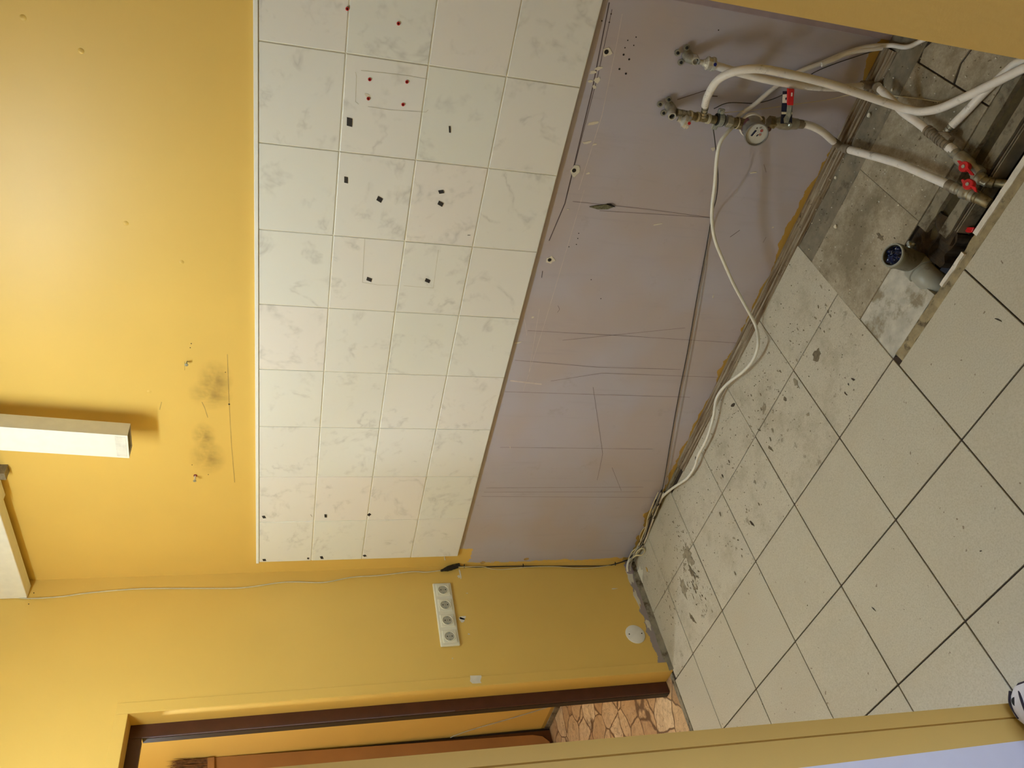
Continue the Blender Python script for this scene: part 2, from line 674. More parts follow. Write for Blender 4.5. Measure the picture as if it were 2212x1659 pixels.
def gp(i, j):
    return (OX + TS * (i * ca - j * sa), OY + TS * (i * sa + j * ca))


JW = 0.0021


def add_tile(poly, mat='floor_tile', z=0.0, th=0.008):
    if len(poly) < 3:
        return
    ar = 0
    for k in range(len(poly)):
        a, b = poly[k], poly[(k + 1) % len(poly)]
        ar += a[0] * b[1] - a[1] * b[0]
    if abs(ar) / 2 < 2e-4:
        return
    cx = sum(p[0] for p in poly) / len(poly)
    cyy = sum(p[1] for p in poly) / len(poly)
    bm = prism([(p[0], p[1], z) for p in poly], (0, 0, -th))
    o = obj('tile', bm, mat, floor, loc=(cx, cyy, z), bevel=0.0012)
    return o


for i in range(-9, 6):
    for j in range(-2, 9):
        if i < -1 and j < 0:
            continue
        ii = i
        q = [gp(ii, j), gp(ii + 1, j), gp(ii + 1, j + 1), gp(ii, j + 1)]
        cx = sum(p[0] for p in q) / 4
        cyy = sum(p[1] for p in q) / 4
        jw = JW if j >= -1 else JW * 0.5
        k = 1 - jw * 2 / TS
        q = [(cx + (p[0] - cx) * k, cyy + (p[1] - cyy) * k) for p in q]
        q = clip(q, -1, 0, 0.008 if cyy < -0.7 else -0.004)
        q = clip(q, 1, 0, 4.28)
        q = clip(q, 0, 1, -0.040 if cx > 0.64 else -0.004)
        q = clip(q, 0, -1, 3.5)
        if i < -1 and j == 0:
            q = clip(q, 0, 1, -0.634)
        dirty = (j < 0)
        if q:
            add_tile(q, 'floor_tile_dusty' if j < 0 else 'floor_tile', z=random.uniform(-0.0004, 0.0004))
# dusty slabs between the wall and the trench
for a, b in ((1.6970, 2.0103), (2.0108, 2.311), (2.315, 2.60), (2.604, 2.90), (2.904, 3.2), (3.204, 3.5)):
    if a < 2.3:
        add_tile([(a, -0.139), (b, -0.139), (b, -0.430), (a, -0.430)], 'floor_tile_dirty')
# cracked slab right of the pipes
add_tile([(2.315, -0.30), (2.36, -0.285), (2.43, -0.30), (2.47, -0.37), (2.46, -0.43), (2.315, -0.43)], 'floor_tile_dirty', z=-0.001)
add_tile([(2.315, -0.15), (2.345, -0.14), (2.42, -0.19), (2.43, -0.293), (2.36, -0.279), (2.315, -0.292)], 'floor_tile_dirty', z=0.0)
add_tile([(2.47, -0.14), (2.62, -0.14), (2.62, -0.42), (2.48, -0.42), (2.476, -0.36), (2.436, -0.29), (2.43, -0.18)], 'floor_tile_dirty', z=-0.0015)
add_tile([(2.63, -0.14), (2.93, -0.14), (2.93, -0.42), (2.63, -0.42)], 'floor_tile_dirty')
for x0_ in (2.94, 3.25):
    add_tile([(x0_, -0.14), (x0_ + 0.30, -0.14), (x0_ + 0.30, -0.42), (x0_, -0.42)], 'floor_tile_dirty')
# cement strip along the wall
def rough_slab(x0, y0, x1, y1, ztop, depth, mat, name, nx=24, ny=4, amp=0.0025, seed=1, jag=0.0, parent=None):
    bm = bmesh.new()
    top = []
    for i in range(nx + 1):
        row = []
        for j in range(ny + 1):
            x = x0 + (x1 - x0) * i / nx
            y = y0 + (y1 - y0) * j / ny
            e = 0
            if j in (0, ny):
                e = jag * noise.noise(Vector((x * 40, seed + j, 0)))
            zz = ztop + amp * noise.noise(Vector((x * 30, y * 30, seed)))
            row.append(bm.verts.new((x, y + e, zz)))
        top.append(row)
    for i in range(nx):
        for j in range(ny):
            bm.faces.new((top[i][j], top[i + 1][j], top[i + 1][j + 1], top[i][j + 1]))
    bot = [[bm.verts.new((v.co.x, v.co.y, ztop - depth)) for v in (r[0], r[-1])] for r in top]
    for i in range(nx):
        bm.faces.new((top[i][0], bot[i][0], bot[i + 1][0], top[i + 1][0]))
        bm.faces.new((top[i][-1], top[i + 1][-1], bot[i + 1][1], bot[i][1]))
    bm.faces.new([bot[0][0]] + [v for v in top[0]] + [bot[0][1]])
    bm.faces.new([bot[-1][1]] + [v for v in top[-1][::-1]] + [bot[-1][0]])
    bmesh.ops.recalc_face_normals(bm, faces=bm.faces)
    return obj(name, bm, mat, parent or floor)


rough_slab(1.6988, -0.137, 3.58, -0.05, -0.002, 0.006, 'concrete', 'cement_strip', 60, 5, 0.003, 3)
rough_slab(2.307, -0.056, 3.58, -0.001, -0.001, 0.006, 'concrete', 'cement_strip', 40, 3, 0.003, 31)
# bare cement where the cut tile is missing
bm = bmesh.new()
patch = [(1.6945, -0.4305), (1.865, -0.4305), (1.884, -0.450), (1.888, -0.475), (1.884, -0.500), (1.893, -0.516), (1.896, -0.560), (1.899, -0.599), (1.6945, -0.601)]
bm_prism(bm, [(x, y, -0.0040) for x, y in patch], (0, 0, -0.14))
bmesh.ops.recalc_face_normals(bm, faces=bm.faces)
obj('bare_cement_bed', bm, 'concrete_pale', floor)
# bands beside the pit, left end ragged and rusty
rough_slab(2.00, -0.466, 3.4, -0.432, -0.003, 0.14, 'concrete_mid', 'cement_band', 60, 3, 0.004, 5, 0.003)
rough_slab(1.99, -0.501, 3.4, -0.466, -0.017, 0.13, 'brown_dirt', 'dirt_groove', 60, 3, 0.004, 6, 0.002)
rough_slab(2.02, -0.531, 3.4, -0.501, -0.006, 0.14, 'concrete_mid', 'cement_band', 60, 3, 0.003, 7, 0.004)
rough_slab(2.01, -0.546, 3.4, -0.531, -0.012, 0.13, 'rust', 'rust_groove', 60, 2, 0.004, 8, 0.003)
rough_slab(1.93, -0.505, 2.06, -0.432, -0.012, 0.13, 'rust', 'rusty_rubble_edge', 16, 10, 0.016, 9, 0.006)
rough_slab(1.95, -0.551, 2.045, -0.500, -0.022, 0.12, 'rust', 'rusty_rubble_edge', 12, 8, 0.020, 11, 0.008)
rough_slab(1.880, -0.607, 3.4, -0.51, -0.165, 0.02, 'pit', 'shaded_pit_soil', 70, 10, 0.03, 10)
# steel angle on the pit edge
bm = bmesh.new()
bm_box(bm, (2.05, -0.5535, -0.040), (3.4, -0.5515, -0.002))
bm_box(bm, (2.05, -0.5475, -0.012), (3.4, -0.5455, -0.001))
obj('steel_edge_angle', bm, 'concrete_mid', floor)
# broken mortar lip where the trench meets the sound tiles
rough_slab(1.712, -0.634, 3.4, -0.603, -0.001, 0.16, 'lip', 'mortar_lip', 120, 4, 0.005, 12, 0.005)
bm = bmesh.new()
n = 30
for k in range(n):
    pass
bm.free()
rough_slab(2.075, -0.613, 3.4, -0.598, 0.0035, 0.02, 'lip_white', 'white_board_edge', 60, 2, 0.002, 13, 0.0025)
rough_slab(1.93, -0.612, 2.025, -0.6005, 0.0030, 0.02, 'lip_white', 'white_board_edge', 14, 2, 0.002, 14, 0.003)

# walls
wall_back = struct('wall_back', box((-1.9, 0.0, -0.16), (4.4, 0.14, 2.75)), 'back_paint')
# left wall with the door opening (y -1.39 .. -0.552, z up to 2.027)
bm = bmesh.new()
bm_box(bm, (-0.12, -0.552, 0.0), (0.0, 0.0, 2.7))
bm_box(bm, (-0.12, -1.62, 2.027), (0.0, -0.552, 2.7))
wall_left = struct('wall_left', bm, 'left_paint')
struct('wall_corridor', box((-1.9, -2.2, 0.0), (-1.72, 0.0, 2.7)), 'yellow')
struct('wall_corridor_end', box((-1.9, -2.3, 0.0), (-0.12, -2.2, 2.7)), 'yellow')
# partition stub left of the opening, leaning a hair as in the photo
bm = bmesh.new()
zt = 2.66
bm_prism(bm, [(-0.12, -1.372, 0), (1.37, -1.391, 0), (1.37, -1.4205, 0), (1.364, -1.4215, 0), (1.364, -1.4235, 0), (1.37, -1.4245, 0), (1.37, -1.4705, 0), (-0.12, -1.4705, 0)], (0, 0, zt))
vs = list(bm.verts)
for v_ in vs:
    if v_.co.y > -1.43 and v_.co.x > 1.3:
        v_.co.y += 0.0135 * v_.co.z
bmesh.ops.recalc_face_normals(bm, faces=bm.faces)
struct('wall_near_left', bm, 'yellow')
struct('trim_1', box((0.9, -1.60, 0), (1.372, -1.4705, 2.4)), 'post_white', 'white door casing on the near partition')
bmr = box((2.637, -1.5, 0), (4.4, -1.38, 2.66))
struct('wall_near_right', bmr, 'yellow')
struct('wall_right', box((3.6, -1.4, -0.16), (3.75, 0.0, 2.7)), 'yellow')
# near room behind the camera
bm = bmesh.new()
bm_box(bm, (4.3, -3.7, 0), (4.4, -1.4, 0.6))
bm_box(bm, (4.3, -3.7, 1.8), (4.4, -1.4, 2.7))
bm_box(bm, (4.3, -1.55, 0.6), (4.4, -1.4, 1.8))
bm_box(bm, (4.3, -3.7, 0.6), (4.4, -2.08, 1.8))
struct('wall_window_side', bm, 'ceiling')
bm = bmesh.new()
for a, b in (((4.33, -2.08, 0.6), (4.37, -2.04, 1.8)), ((4.33, -1.59, 0.6), (4.37, -1.55, 1.8)), ((4.33, -2.04, 0.6), (4.37, -1.59, 0.65)), ((4.33, -2.04, 1.75), (4.37, -1.59, 1.8))):
    bm_box(bm, a, b)
struct('window_1', bm, 'white_plastic')
struct('wall_rear', box((-0.12, -3.8, 0), (4.4, -3.7, 2.7)), 'yellow')
struct('wall_rear_left', box((-0.2, -3.7, 0), (-0.12, -1.4705, 2.7)), 'yellow')
struct('ceiling', box((-1.9, -3.8, H_CEIL), (4.4, 0.14, H_CEIL + 0.1)), 'ceiling')
struct('floor_corridor', box((-1.9, -2.2, -0.16), (-0.032, -0.001, -0.002)), 'lino', 'corridor floor of linoleum printed with brown flagstones')
struct('trim_2', box((-0.034, -1.40, -0.01), (-0.010, -0.553, 0.001)), 'concrete_mid', 'dusty door threshold strip')

# door casing and metal frame
fr = thing('trim_3', 'brown metal door frame set in the yellow left wall', 'frame', (-0.07, -0.6, 0))
del fr['category']
fr['kind'] = 'structure'
bm = bmesh.new()
bm_box(bm, (-0.090, -0.5990, 0.0), (-0.082, -0.5515, 2.0275))
bm_box(bm, (-0.090, -1.40, 1.985), (-0.082, -0.5990, 2.0275))
obj('frame_face', bm, 'frame_brown', fr, bevel=0.002)
bm = bmesh.new()
bm_box(bm, (-0.12, -0.600, 0.0), (-0.090, -0.5515, 1.985))
bm_box(bm, (-0.12, -1.40, 1.988), (-0.090, -0.60, 2.0275))
obj('rebate', bm, 'frame_dark', fr)
bm = bmesh.new()
bm_box(bm, (-0.0835, -0.6000, 0.9), (-0.0810, -0.5975, 1.985))
obj('frame_edge', bm, 'frame_grey', fr)
# plastered yellow casing band: a raised skin on the wall around the opening
bm = bmesh.new()
bm_box(bm, (0.0, -0.552, 0.0), (0.003, -0.512, 2.067))
bm_box(bm, (0.0, -1.37, 2.027), (0.003, -0.552, 2.067))
struct('trim_4', bm, 'yellow', 'plastered yellow band round the doorway', bevel=0.002)
# mortar fillet at the foot of the left wall
bm = bmesh.new()
prof = []
for k in range(25):
    y = -0.02 - 0.53 * k / 24
    w = 0.016 + 0.006 * noise.noise(Vector((y * 20, 1, 0)))
    prof.append([bm.verts.new((-0.001, y, w * 1.4)), bm.verts.new((w * 0.5, y, w * 0.5)), bm.verts.new((w, y, -0.002))])
for a, b in zip(prof, prof[1:]):
    for k in range(2):
        bm.faces.new((a[k], a[k + 1], b[k + 1], b[k]))
bmesh.ops.recalc_face_normals(bm, faces=bm.faces)
struct('baseboard_left', bm, 'concrete_mid', 'rough cement fillet at the foot of the left wall', smooth=True)

# wall tiles
ZB, ZT_, TH, TW = 0.8343, 1.6347, 0.2001, 0.25
XL, WL = 0.0826, 0.2488
XR = XL + WL + 8 * TW
obj('tile_bedding', box((XL + 0.002, -0.0050, ZB + 0.004), (XR + 0.25, 0.001, ZT_ - 0.001)), 'mortar', wall_back)
obj('grout', box((XL + 0.002, -0.0098, ZB + 0.0005), (XR + 0.25, -0.005, ZT_ - 0.0005)), 'grout_light', wall_back)
g = 0.0016
protos = {}
for k in range(-1, 9):
    x0 = XL if k == -1 else XL + WL + k * TW
    x1 = XL + WL if k == -1 else x0 + TW
    for l in range(4):
        z0 = ZB + l * TH
        key = (round(x1 - x0, 4))
        if key not in protos:
            bm = box((x0 + g, -0.0120, z0 + g), (x1 - g, -0.0055, z0 + TH - g))
            protos[key] = obj('tile', bm, 'wall_tile', wall_back, loc=((x0 + x1) / 2, -0.009, z0 + TH / 2), bevel=0.0013)
        else:
            c = protos[key].copy()
            COL.objects.link(c)
            c.parent = wall_back
            c.location = ((x0 + x1) / 2, -0.009 + random.uniform(-0.0003, 0.0003), z0 + TH / 2)
struct('trim_5', box((XL - 0.003, -0.0150, ZT_), (XR + 0.25, 0.0, ZT_ + 0.0105)), 'trim_white', 'thin white plastic edging on top of the wall tiles', bevel=0.001)

# worn ribbed skirting strip lying at the foot of the back wall
bm = bmesh.new()
prof = [(-0.001, 0.014), (-0.009, 0.014), (-0.011, 0.009), (-0.014, 0.012), (-0.021, 0.012), (-0.023, 0.006), (-0.026, 0.009), (-0.033, 0.009), (-0.035, 0.003), (-0.038, 0.006), (-0.044, 0.005), (-0.046, -0.004)]
rings = []
for k in range(67):
    x = 0.646 + 1.66 * k / 66
    rings.append([bm.verts.new((x, y + 0.001 * noise.noise(Vector((x * 25, i, 0))), z + 0.0015 * noise.noise(Vector((x * 25, i, 4))))) for i, (y, z) in enumerate(prof)])
for a, b in zip(rings, rings[1:]):
    for k in range(len(prof) - 1):
        bm.faces.new((a[k], a[k + 1], b[k + 1], b[k]))
bmesh.ops.recalc_face_normals(bm, faces=bm.faces)
struct('baseboard_back', bm, 'wood_strip', 'worn ribbed wooden skirting strip along the back wall')
rough_slab(0.20, -0.016, 0.646, 0.0, 0.006, 0.012, 'concrete_mid', 'cement_strip', 24, 2, 0.003, 21, 0.003)

# lilac raised board at the right end of the back wall
obj('raised_strip', box((2.322, -0.006, 0.0), (2.42, 0.001, 0.832)), 'lilac_patch', wall_back, bevel=0.002)

# ------------------------------------------------------------------ wall wear: patches, scratches, holes
def decal_y(name, pts, mat, th=0.0008, parent=None):
    """ragged flake on the back wall from (x, z) points"""
    return obj(name, prism([(x, 0.0002, z) for x, z in pts], (0, -th, 0)), mat, parent or wall_back)


def decal_x(name, pts, mat, th=0.0008, x0=-0.0002):
    return obj(name, prism([(x0, y, z) for y, z in pts], (th, 0, 0)), mat, wall_left)


# bare plaster chips on the left wall
decal_x('bare_plaster_patch', [(-0.508, 0.842), (-0.510, 0.800), (-0.516, 0.798), (-0.532, 0.806), (-0.541, 0.803), (-0.541, 0.825), (-0.540, 0.838), (-0.530, 0.846), (-0.520, 0.843)], 'plaster', 0.0008, 0.0028)
for (y, z, ry, rz, s) in ((-0.263, 0.839, 0.014, 0.010, 1), (-0.255, 0.832, 0.007, 0.012, 5), (-0.045, 0.815, 0.020, 0.004, 2), (-0.055, 0.822, 0.009, 0.007, 7), (-0.150, 0.135, 0.003, 0.014, 3), (-0.140, 0.80, 0.002, 0.004, 4), (-0.33, 0.82, 0.003, 0.004, 8), (-0.43, 0.90, 0.002, 0.003, 9)):
    decal_x('bare_plaster_patch', rag_poly(y, z, ry, rz, 9, 0.4, 0, s), 'plaster')
for (y, z, ry, rz, s) in ((-0.20, 0.045, 0.05, 0.010, 31), (-0.33, 0.035, 0.03, 0.008, 32), (-0.09, 0.04, 0.035, 0.012, 33)):
    decal_x('filler_smear', rag_poly(y, z, ry, rz, 14, 0.45, 0, s), 'plaster')
# white chips and holes in the lilac wall
for nm, u, mt in (('chip', [((2.1759, 0.0000, 0.7840), 0.011, 0.013), ((1.8478, 0.0000, 0.7832), 0.018, 0.012), ((1.5515, 0.0000, 0.7829), 0.012, 0.013)], 'plaster'),):
    for k, (c, rx, rz) in enumerate(u):
        decal_y('plaster_hole_rim', rag_poly(c[0], c[2], rx, rz, 11, 0.25, 0, k + 50), mt, 0.0015)
        o = obj('drill_hole', lathe((c[0], -0.0003, c[2] + 0.003), (0, -1, 0), [(0, 0), (0, 0.006), (0.0016, 0.006), (0.0016, 0)], 12), 'hole', wall_back)
for k, (c, rx, rz) in enumerate((((2.1318, 0.0000, 0.7965), 0.004, 0.012), ((2.1218, -0.0000, 0.8078), 0.004, 0.010), ((2.1025, -0.0000, 0.7905), 0.009, 0.007), ((2.0976, 0.0000, 0.8086), 0.004, 0.007), ((2.0837, 0.0000, 0.7942), 0.005, 0.005), ((1.9881, 0.0000, 0.7704), 0.004, 0.018), ((1.9323, 0.0000, 0.7708), 0.004, 0.014), ((1.9297, 0.0000, 0.7480), 0.003, 0.007), ((1.8441, 0.0000, 0.7415), 0.003, 0.006), ((1.7260, 0.0000, 0.7718), 0.002, 0.005), ((1.3326, 0.0000, 0.7887), 0.004, 0.004), ((1.2258, 0.0000, 0.8156), 0.003, 0.012), ((1.7064, 0.0000, 0.4753), 0.002, 0.014), ((1.9043, 0.0000, 0.2332), 0.003, 0.014), ((1.9596, 0.0000, 0.3908), 0.005, 0.008), ((1.7339, 0.0000, 0.0849), 0.003, 0.003), ((1.4588, 0.0000, 0.1841), 0.008, 0.002), ((0.7308, 0.0000, 0.7384), 0.008, 0.001))):
    decal_y('plaster_chip', rag_poly(c[0], c[2], rx, rz, 8, 0.4, 0.3, k + 70), 'plaster', 0.0012)
# dark knife gash with a blue felt mark
gash = [(1.7416, 0.0000, 0.7094), (1.7486, 0.0000, 0.6866), (1.7549, 0.0000, 0.6562), (1.7495, 0.0000, 0.6353), (1.7401, 0.0000, 0.6517), (1.7368, -0.0000, 0.6831)]
decal_y('torn_gash', [(p[0], p[2]) for p in gash], plain('gash', (112, 108, 84), 0.9, var=0.3, scale=200), 0.004)
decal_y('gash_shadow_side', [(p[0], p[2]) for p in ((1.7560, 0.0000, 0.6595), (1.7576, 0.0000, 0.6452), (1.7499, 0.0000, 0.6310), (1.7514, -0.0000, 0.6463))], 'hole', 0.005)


def scratches(name, lines, mat, y=-0.0004, w=0.0011, parent=None):
    bm = bmesh.new()
    for ln in lines:
        ww = w
        if isinstance(ln[-1], float):
            ww = ln[-1]
            ln = ln[:-1]
        pts = [V(p) for p in ln]
        for a, b in zip(pts, pts[1:]):
            d = (b - a).normalized()
            nrm = Vector((-d.z, 0, d.x)) * ww / 2
            q = [a - nrm, b - nrm, b + nrm, a + nrm]
            for p_ in q:
                p_.y = y
            bm.faces.new([bm.verts.new(p_) for p_ in q])
    o = obj(name, bm, mat, parent or wall_back)
    o['kind'] = 'stuff'
    return o


vert = []
vert += [[(1.7524, -0.0000, 0.7645), (1.7520, -0.0000, 0.5236), (1.7456, 0.0000, 0.3105)], [(1.7316, -0.0000, 0.6742), (1.7456, 0.0000, 0.3105)], [(1.2775, 0.0000, 0.7935), (1.2768, 0.0000, 0.4291), (1.2714, 0.0000, 0.0045)], [(1.1503, 0.0000, 0.8105), (1.1345, 0.0000, 0.5063), (1.1394, 0.0000, 0.1840)],
         [(1.0634, 0.0000, 0.6599), (1.1080, 0.0000, 0.4809), (1.1091, 0.0000, 0.0205)], [(1.0072, 0.0000, 0.8169), (1.0067, 0.0000, 0.5403), (1.0070, 0.0000, 0.0953)], [(0.7303, 0.0000, 0.7779), (0.7279, 0.0000, 0.1504)], [(0.5024, 0.0000, 0.7883), (0.5025, 0.0000, 0.1139)],
         [(0.4778, 0.0000, 0.7931), (0.4737, 0.0000, 0.1253)], [(0.4531, 0.0000, 0.7979), (0.4341, 0.0000, 0.0154)], [(1.2447, 0.0000, 0.6639), (1.3249, 0.0000, 0.2365)]]
scratches('vertical_scratches', vert, 'scratch_faint', w=0.0016)
scratches('pencil_lines', [[(2.2907, 0.0000, 0.8140), (2.0808, -0.0000, 0.7973), (1.7426, 0.0000, 0.7862), (1.6167, 0.0000, 0.8035), 0.003], [(2.2764, 0.0000, 0.8022), (2.1180, 0.0000, 0.7925), (1.7723, 0.0000, 0.7869), 0.0015],
                           [(2.2219, 0.0000, 0.5668), (2.1801, 0.0000, 0.5682)], [(1.0419, 0.0000, 0.4951), (0.6995, 0.0000, 0.3552), (0.5463, 0.0000, 0.3335)], [(0.6203, 0.0000, 0.2916), (0.4803, 0.0000, 0.2070)],
                           [(1.3839, 0.0000, 0.7160), (1.3699, 0.0000, 0.7061), (1.3566, 0.0000, 0.7106)], [(1.5098, 0.0000, 0.7982), (1.4844, 0.0000, 0.7951), 0.002], [(1.9336, -0.0000, 0.2105), (1.9106, 0.0000, 0.1918)], [(1.6979, 0.0000, 0.0915), (1.6772, 0.0000, 0.0937)],
                           [(1.6858, 0.0000, 0.2170), (1.7131, 0.0000, 0.1941), 0.002], [(2.1273, 0.0000, 0.4601), (2.0831, 0.0000, 0.5508), 0.002], [(2.1074, 0.0000, 0.4376), (2.1055, 0.0000, 0.4610), 0.003]], 'scratch')
scratches('light_scratches', [[(1.7922, -0.0000, 0.7396), (1.5818, -0.0000, 0.7411), (1.3075, 0.0000, 0.7431), (1.0120, -0.0000, 0.7502)], [(2.2701, 0.0000, 0.7729), (2.2039, 0.0000, 0.7659), (2.0115, 0.0000, 0.7503), (1.7903, -0.0000, 0.7562), 0.0014],
                              [(1.0591, 0.0000, 0.8076), (1.0470, 0.0000, 0.6901), 0.006], [(1.3650, 0.0000, 0.7743), (1.0661, 0.0000, 0.7455)], [(1.3215, 0.0000, 0.8145), (1.2584, 0.0000, 0.7923)]], 'scratch_light')
holes = [(2.2522, 0.0000, 0.8529), (2.2656, 0.0000, 0.8014), (2.2463, 0.0000, 0.8203), (2.2460, 0.0000, 0.8003), (2.2223, 0.0000, 0.7193), (2.2114, 0.0000, 0.7388), (2.2017, 0.0000, 0.7189), (2.1927, 0.0000, 0.7405), (2.1755, 0.0000, 0.7389), (2.1664, 0.0000, 0.7203), (2.1388, 0.0000, 0.7389), (2.1298, 0.0000, 0.7176), (1.6505, 0.0000, 0.7177), (1.6330, -0.0000, 0.7159), (1.6121, 0.0000, 0.7146), (1.6020, 0.0000, 0.7359), (1.4909, 0.0000, 0.6314), (1.4216, 0.0000, 0.5777), (2.2720, 0.0000, 0.5036)]
for k, c in enumerate(holes):
    r = 0.0028 if k in (8, 9, 10, 11) else 0.0017
    obj('pin_hole', lathe((c[0], 0.0002, c[2]), (0, -1, 0), [(0, r), (0.0009, r), (0.0009, 0)], 8), 'hole', wall_back)
# yellow wall above the tiles: ghost of the removed hood
scratches('hood_outline', [[(1.1269, -0.0000, 1.7268), (0.9239, 0.0000, 1.7263), (0.7317, 0.0000, 1.7235), (0.5397, 0.0000, 1.7168), 0.0022], [(1.0910, 0.0000, 1.8505), (1.0556, -0.0000, 1.8525)], [(0.9252, 0.0000, 1.8089), (0.9010, -0.0000, 1.8016), (0.8558, 0.0000, 1.7936), 0.0025], [(0.8867, -0.0000, 1.9363), (0.9211, -0.0000, 1.9283), 0.0025]], plain('yellow_edge', (184, 150, 84), 0.7), w=0.0015)
hood_stain = NT('smoke_stain', 0.7, 0, 0.2)
for k, (c, rx, rz) in enumerate((((1.0314, 0.0000, 1.7607), 0.05, 0.035), ((0.9624, 0.0000, 1.7741), 0.07, 0.05), ((0.7747, 0.0000, 1.7982), 0.03, 0.02), ((0.6743, 0.0000, 1.8067), 0.06, 0.05), ((1.0780, 0.0000, 1.7767), 0.05, 0.03))):
    pass
st = NT('yellow_stained', 0.5, 0, 0.3)
v = st.co()
tc = st.n('ShaderNodeTexCoord')
gr_ = st.n('ShaderNodeTexGradient', gradient_type='SPHERICAL')
mp = st.n('ShaderNodeMapping')
mp.inputs['Scale'].default_value = (1 / 0.09, 1 / 0.01, 1 / 0.07)
st.l(tc.outputs['Object'], mp.inputs['Vector'])
st.l(mp.outputs[0], gr_.inputs['Vector'])
# stain is built as a real thin soot film: transparent at its rim
tr = st.n('ShaderNodeBsdfTransparent')
mx = st.n('ShaderNodeMixShader')
outn = [n_ for n_ in st.t.nodes if n_.type == 'OUTPUT_MATERIAL'][0]
fac = st.math('MULTIPLY', st.ramp(gr_.outputs['Fac'], [(0.0, 0), (0.8, 1)]), st.ramp(st.noise(v, 16, 3), [(0.35, 0.05), (0.65, 0.42)]))
st.l(fac, mx.inputs[0])
st.l(tr.outputs[0], mx.inputs[1])
st.l(st.b.outputs[0], mx.inputs[2])
st.l(mx.outputs[0], outn.inputs['Surface'])
st.color(lin((170, 142, 84)))
M['soot'] = st.m
for k, (c, sx, sz) in enumerate((((1.0254, 0.0000, 1.7650), 0.9, 0.8), ((0.9582, 0.0000, 1.7812), 0.8, 1.0), ((0.7744, 0.0000, 1.8098), 0.7, 0.6), ((0.6675, -0.0000, 1.8025), 1.0, 0.9))):
    bm = bmesh.new()
    bmesh.ops.create_grid(bm, x_segments=1, y_segments=1, size=0.1)
    bmesh.ops.rotate(bm, verts=bm.verts, matrix=Matrix.Rotation(math.pi / 2, 3, 'X'))
    o = obj('soot_smudge', bm, 'soot', wall_back)
    o.location = (c[0], -0.0006 - 0.0002 * k, c[2])
    o.scale = (sx, 1, sz)
# drill holes above
for c in ((1.0536, -0.0000, 1.7341), (1.1628, 0.0000, 1.8283), (1.1465, 0.0000, 1.8318), (0.6304, 0.0000, 1.8531), (0.5811, 0.0000, 1.8030)):
    obj('pin_hole', lathe((c[0], 0.0002, c[2]), (0, -1, 0), [(0, 0.0016), (0.0009, 0.0016), (0.0009, 0)], 8), 'hole', wall_back)
obj('drill_hole', lathe(((0.9178, 0.0000, 1.7264)[0], 0.0002, (0.9178, 0.0000, 1.7264)[2]), (0, -1, 0), [(0, 0.003), (0.0009, 0.003), (0.0009, 0)], 8), 'hole', wall_back)
# filler blisters in the paint on the upper right
for c in ((1.5596, 0.0000, 1.9679), (2.0530, 0.0000, 2.1234), (0.9632, 0.0000, 1.9612), (1.9973, 0.0000, 2.0172), (1.4503, 0.0000, 1.8384)):
    obj('paint_blister', lathe((c[0], 0, c[2]), (0, -1, 0), [(0, 0.007), (0.0012, 0.005), (0.0016, 0)], 12), 'yellow', wall_back, smooth=True)

# floor dirt: thin ragged crusts of grime
def grime(pts_list, mat, z=0.0010):
    for k, (c, rx, ry, rot, n_) in enumerate(pts_list):
        bm = bmesh.new()
        poly = rag_poly(c[0], c[1], rx, ry, n_, 0.5, rot, int(abs(c[0]) * 1000) + k)
        o = obj('grime_spot', prism([(x, y, z) for x, y in poly], (0, 0, -0.0012)), mat, floor)
        o['kind'] = 'stuff'


grime([((0.4164, -0.3644, 0.0000), 0.012, 0.030, 0.2, 18), ((0.3868, -0.4188, 0.0000), 0.007, 0.018, 0.1, 12), ((0.2921, -0.4916, 0.0000), 0.008, 0.024, 0.3, 14), ((1.5105, -0.3567, 0.0000), 0.020, 0.016, 0.3, 16),
       ((1.3054, -0.3345, 0.0000), 0.006, 0.010, 0.3, 10), ((1.1339, -0.3881, 0.0000), 0.005, 0.016, 0.3, 10), ((1.9106, -0.3413, 0.0000), 0.007, 0.014, 0.2, 10)], 'grime')
grime([((0.4345, -0.3004, 0.0000), 0.03, 0.05, 0.1, 20), ((0.3126, -0.3676, 0.0000), 0.02, 0.04, 0.1, 16), ((1.3798, -0.3423, 0.0000), 0.007, 0.018, 0, 12), ((1.3479, -0.4513, 0.0000), 0.008, 0.008, 0, 5), ((1.2065, -0.2675, 0.0000), 0.02, 0.012, 0.5, 14)], 'grime_light', 0.0008)
grime([((0.8723, -0.4917, 0.0000), 0.004, 0.014, 0.2, 9), ((1.1570, -1.0156, 0.0000), 0.0015, 0.009, 0.2, 6), ((1.0883, -0.1257, 0.0000), 0.006, 0.015, 0.9, 8), ((0.8499, -0.2538, 0.0000), 0.003, 0.008, 0, 7), ((1.5571, -0.5288, 0.0000), 0.003, 0.008, 0.4, 7), ((1.5350, -0.5236, -0.0000), 0.004, 0.004, 0, 7), ((1.5080, -0.5333, 0.0000), 0.003, 0.008, 0, 7), ((1.5457, -1.1171, 0.0000), 0.003, 0.002, 0, 6),
       ((0.7539, -0.0740, 0.0000), 0.006, 0.006, 0, 7), ((1.9634, -0.7890, 0.0000), 0.002, 0.011, 0.3, 6)], plain('black_grime', (60, 48, 36), 0.9, var=0.3), 0.0012)
rs = random.Random(21)
bm = bmesh.new()
bm2 = bmesh.new()
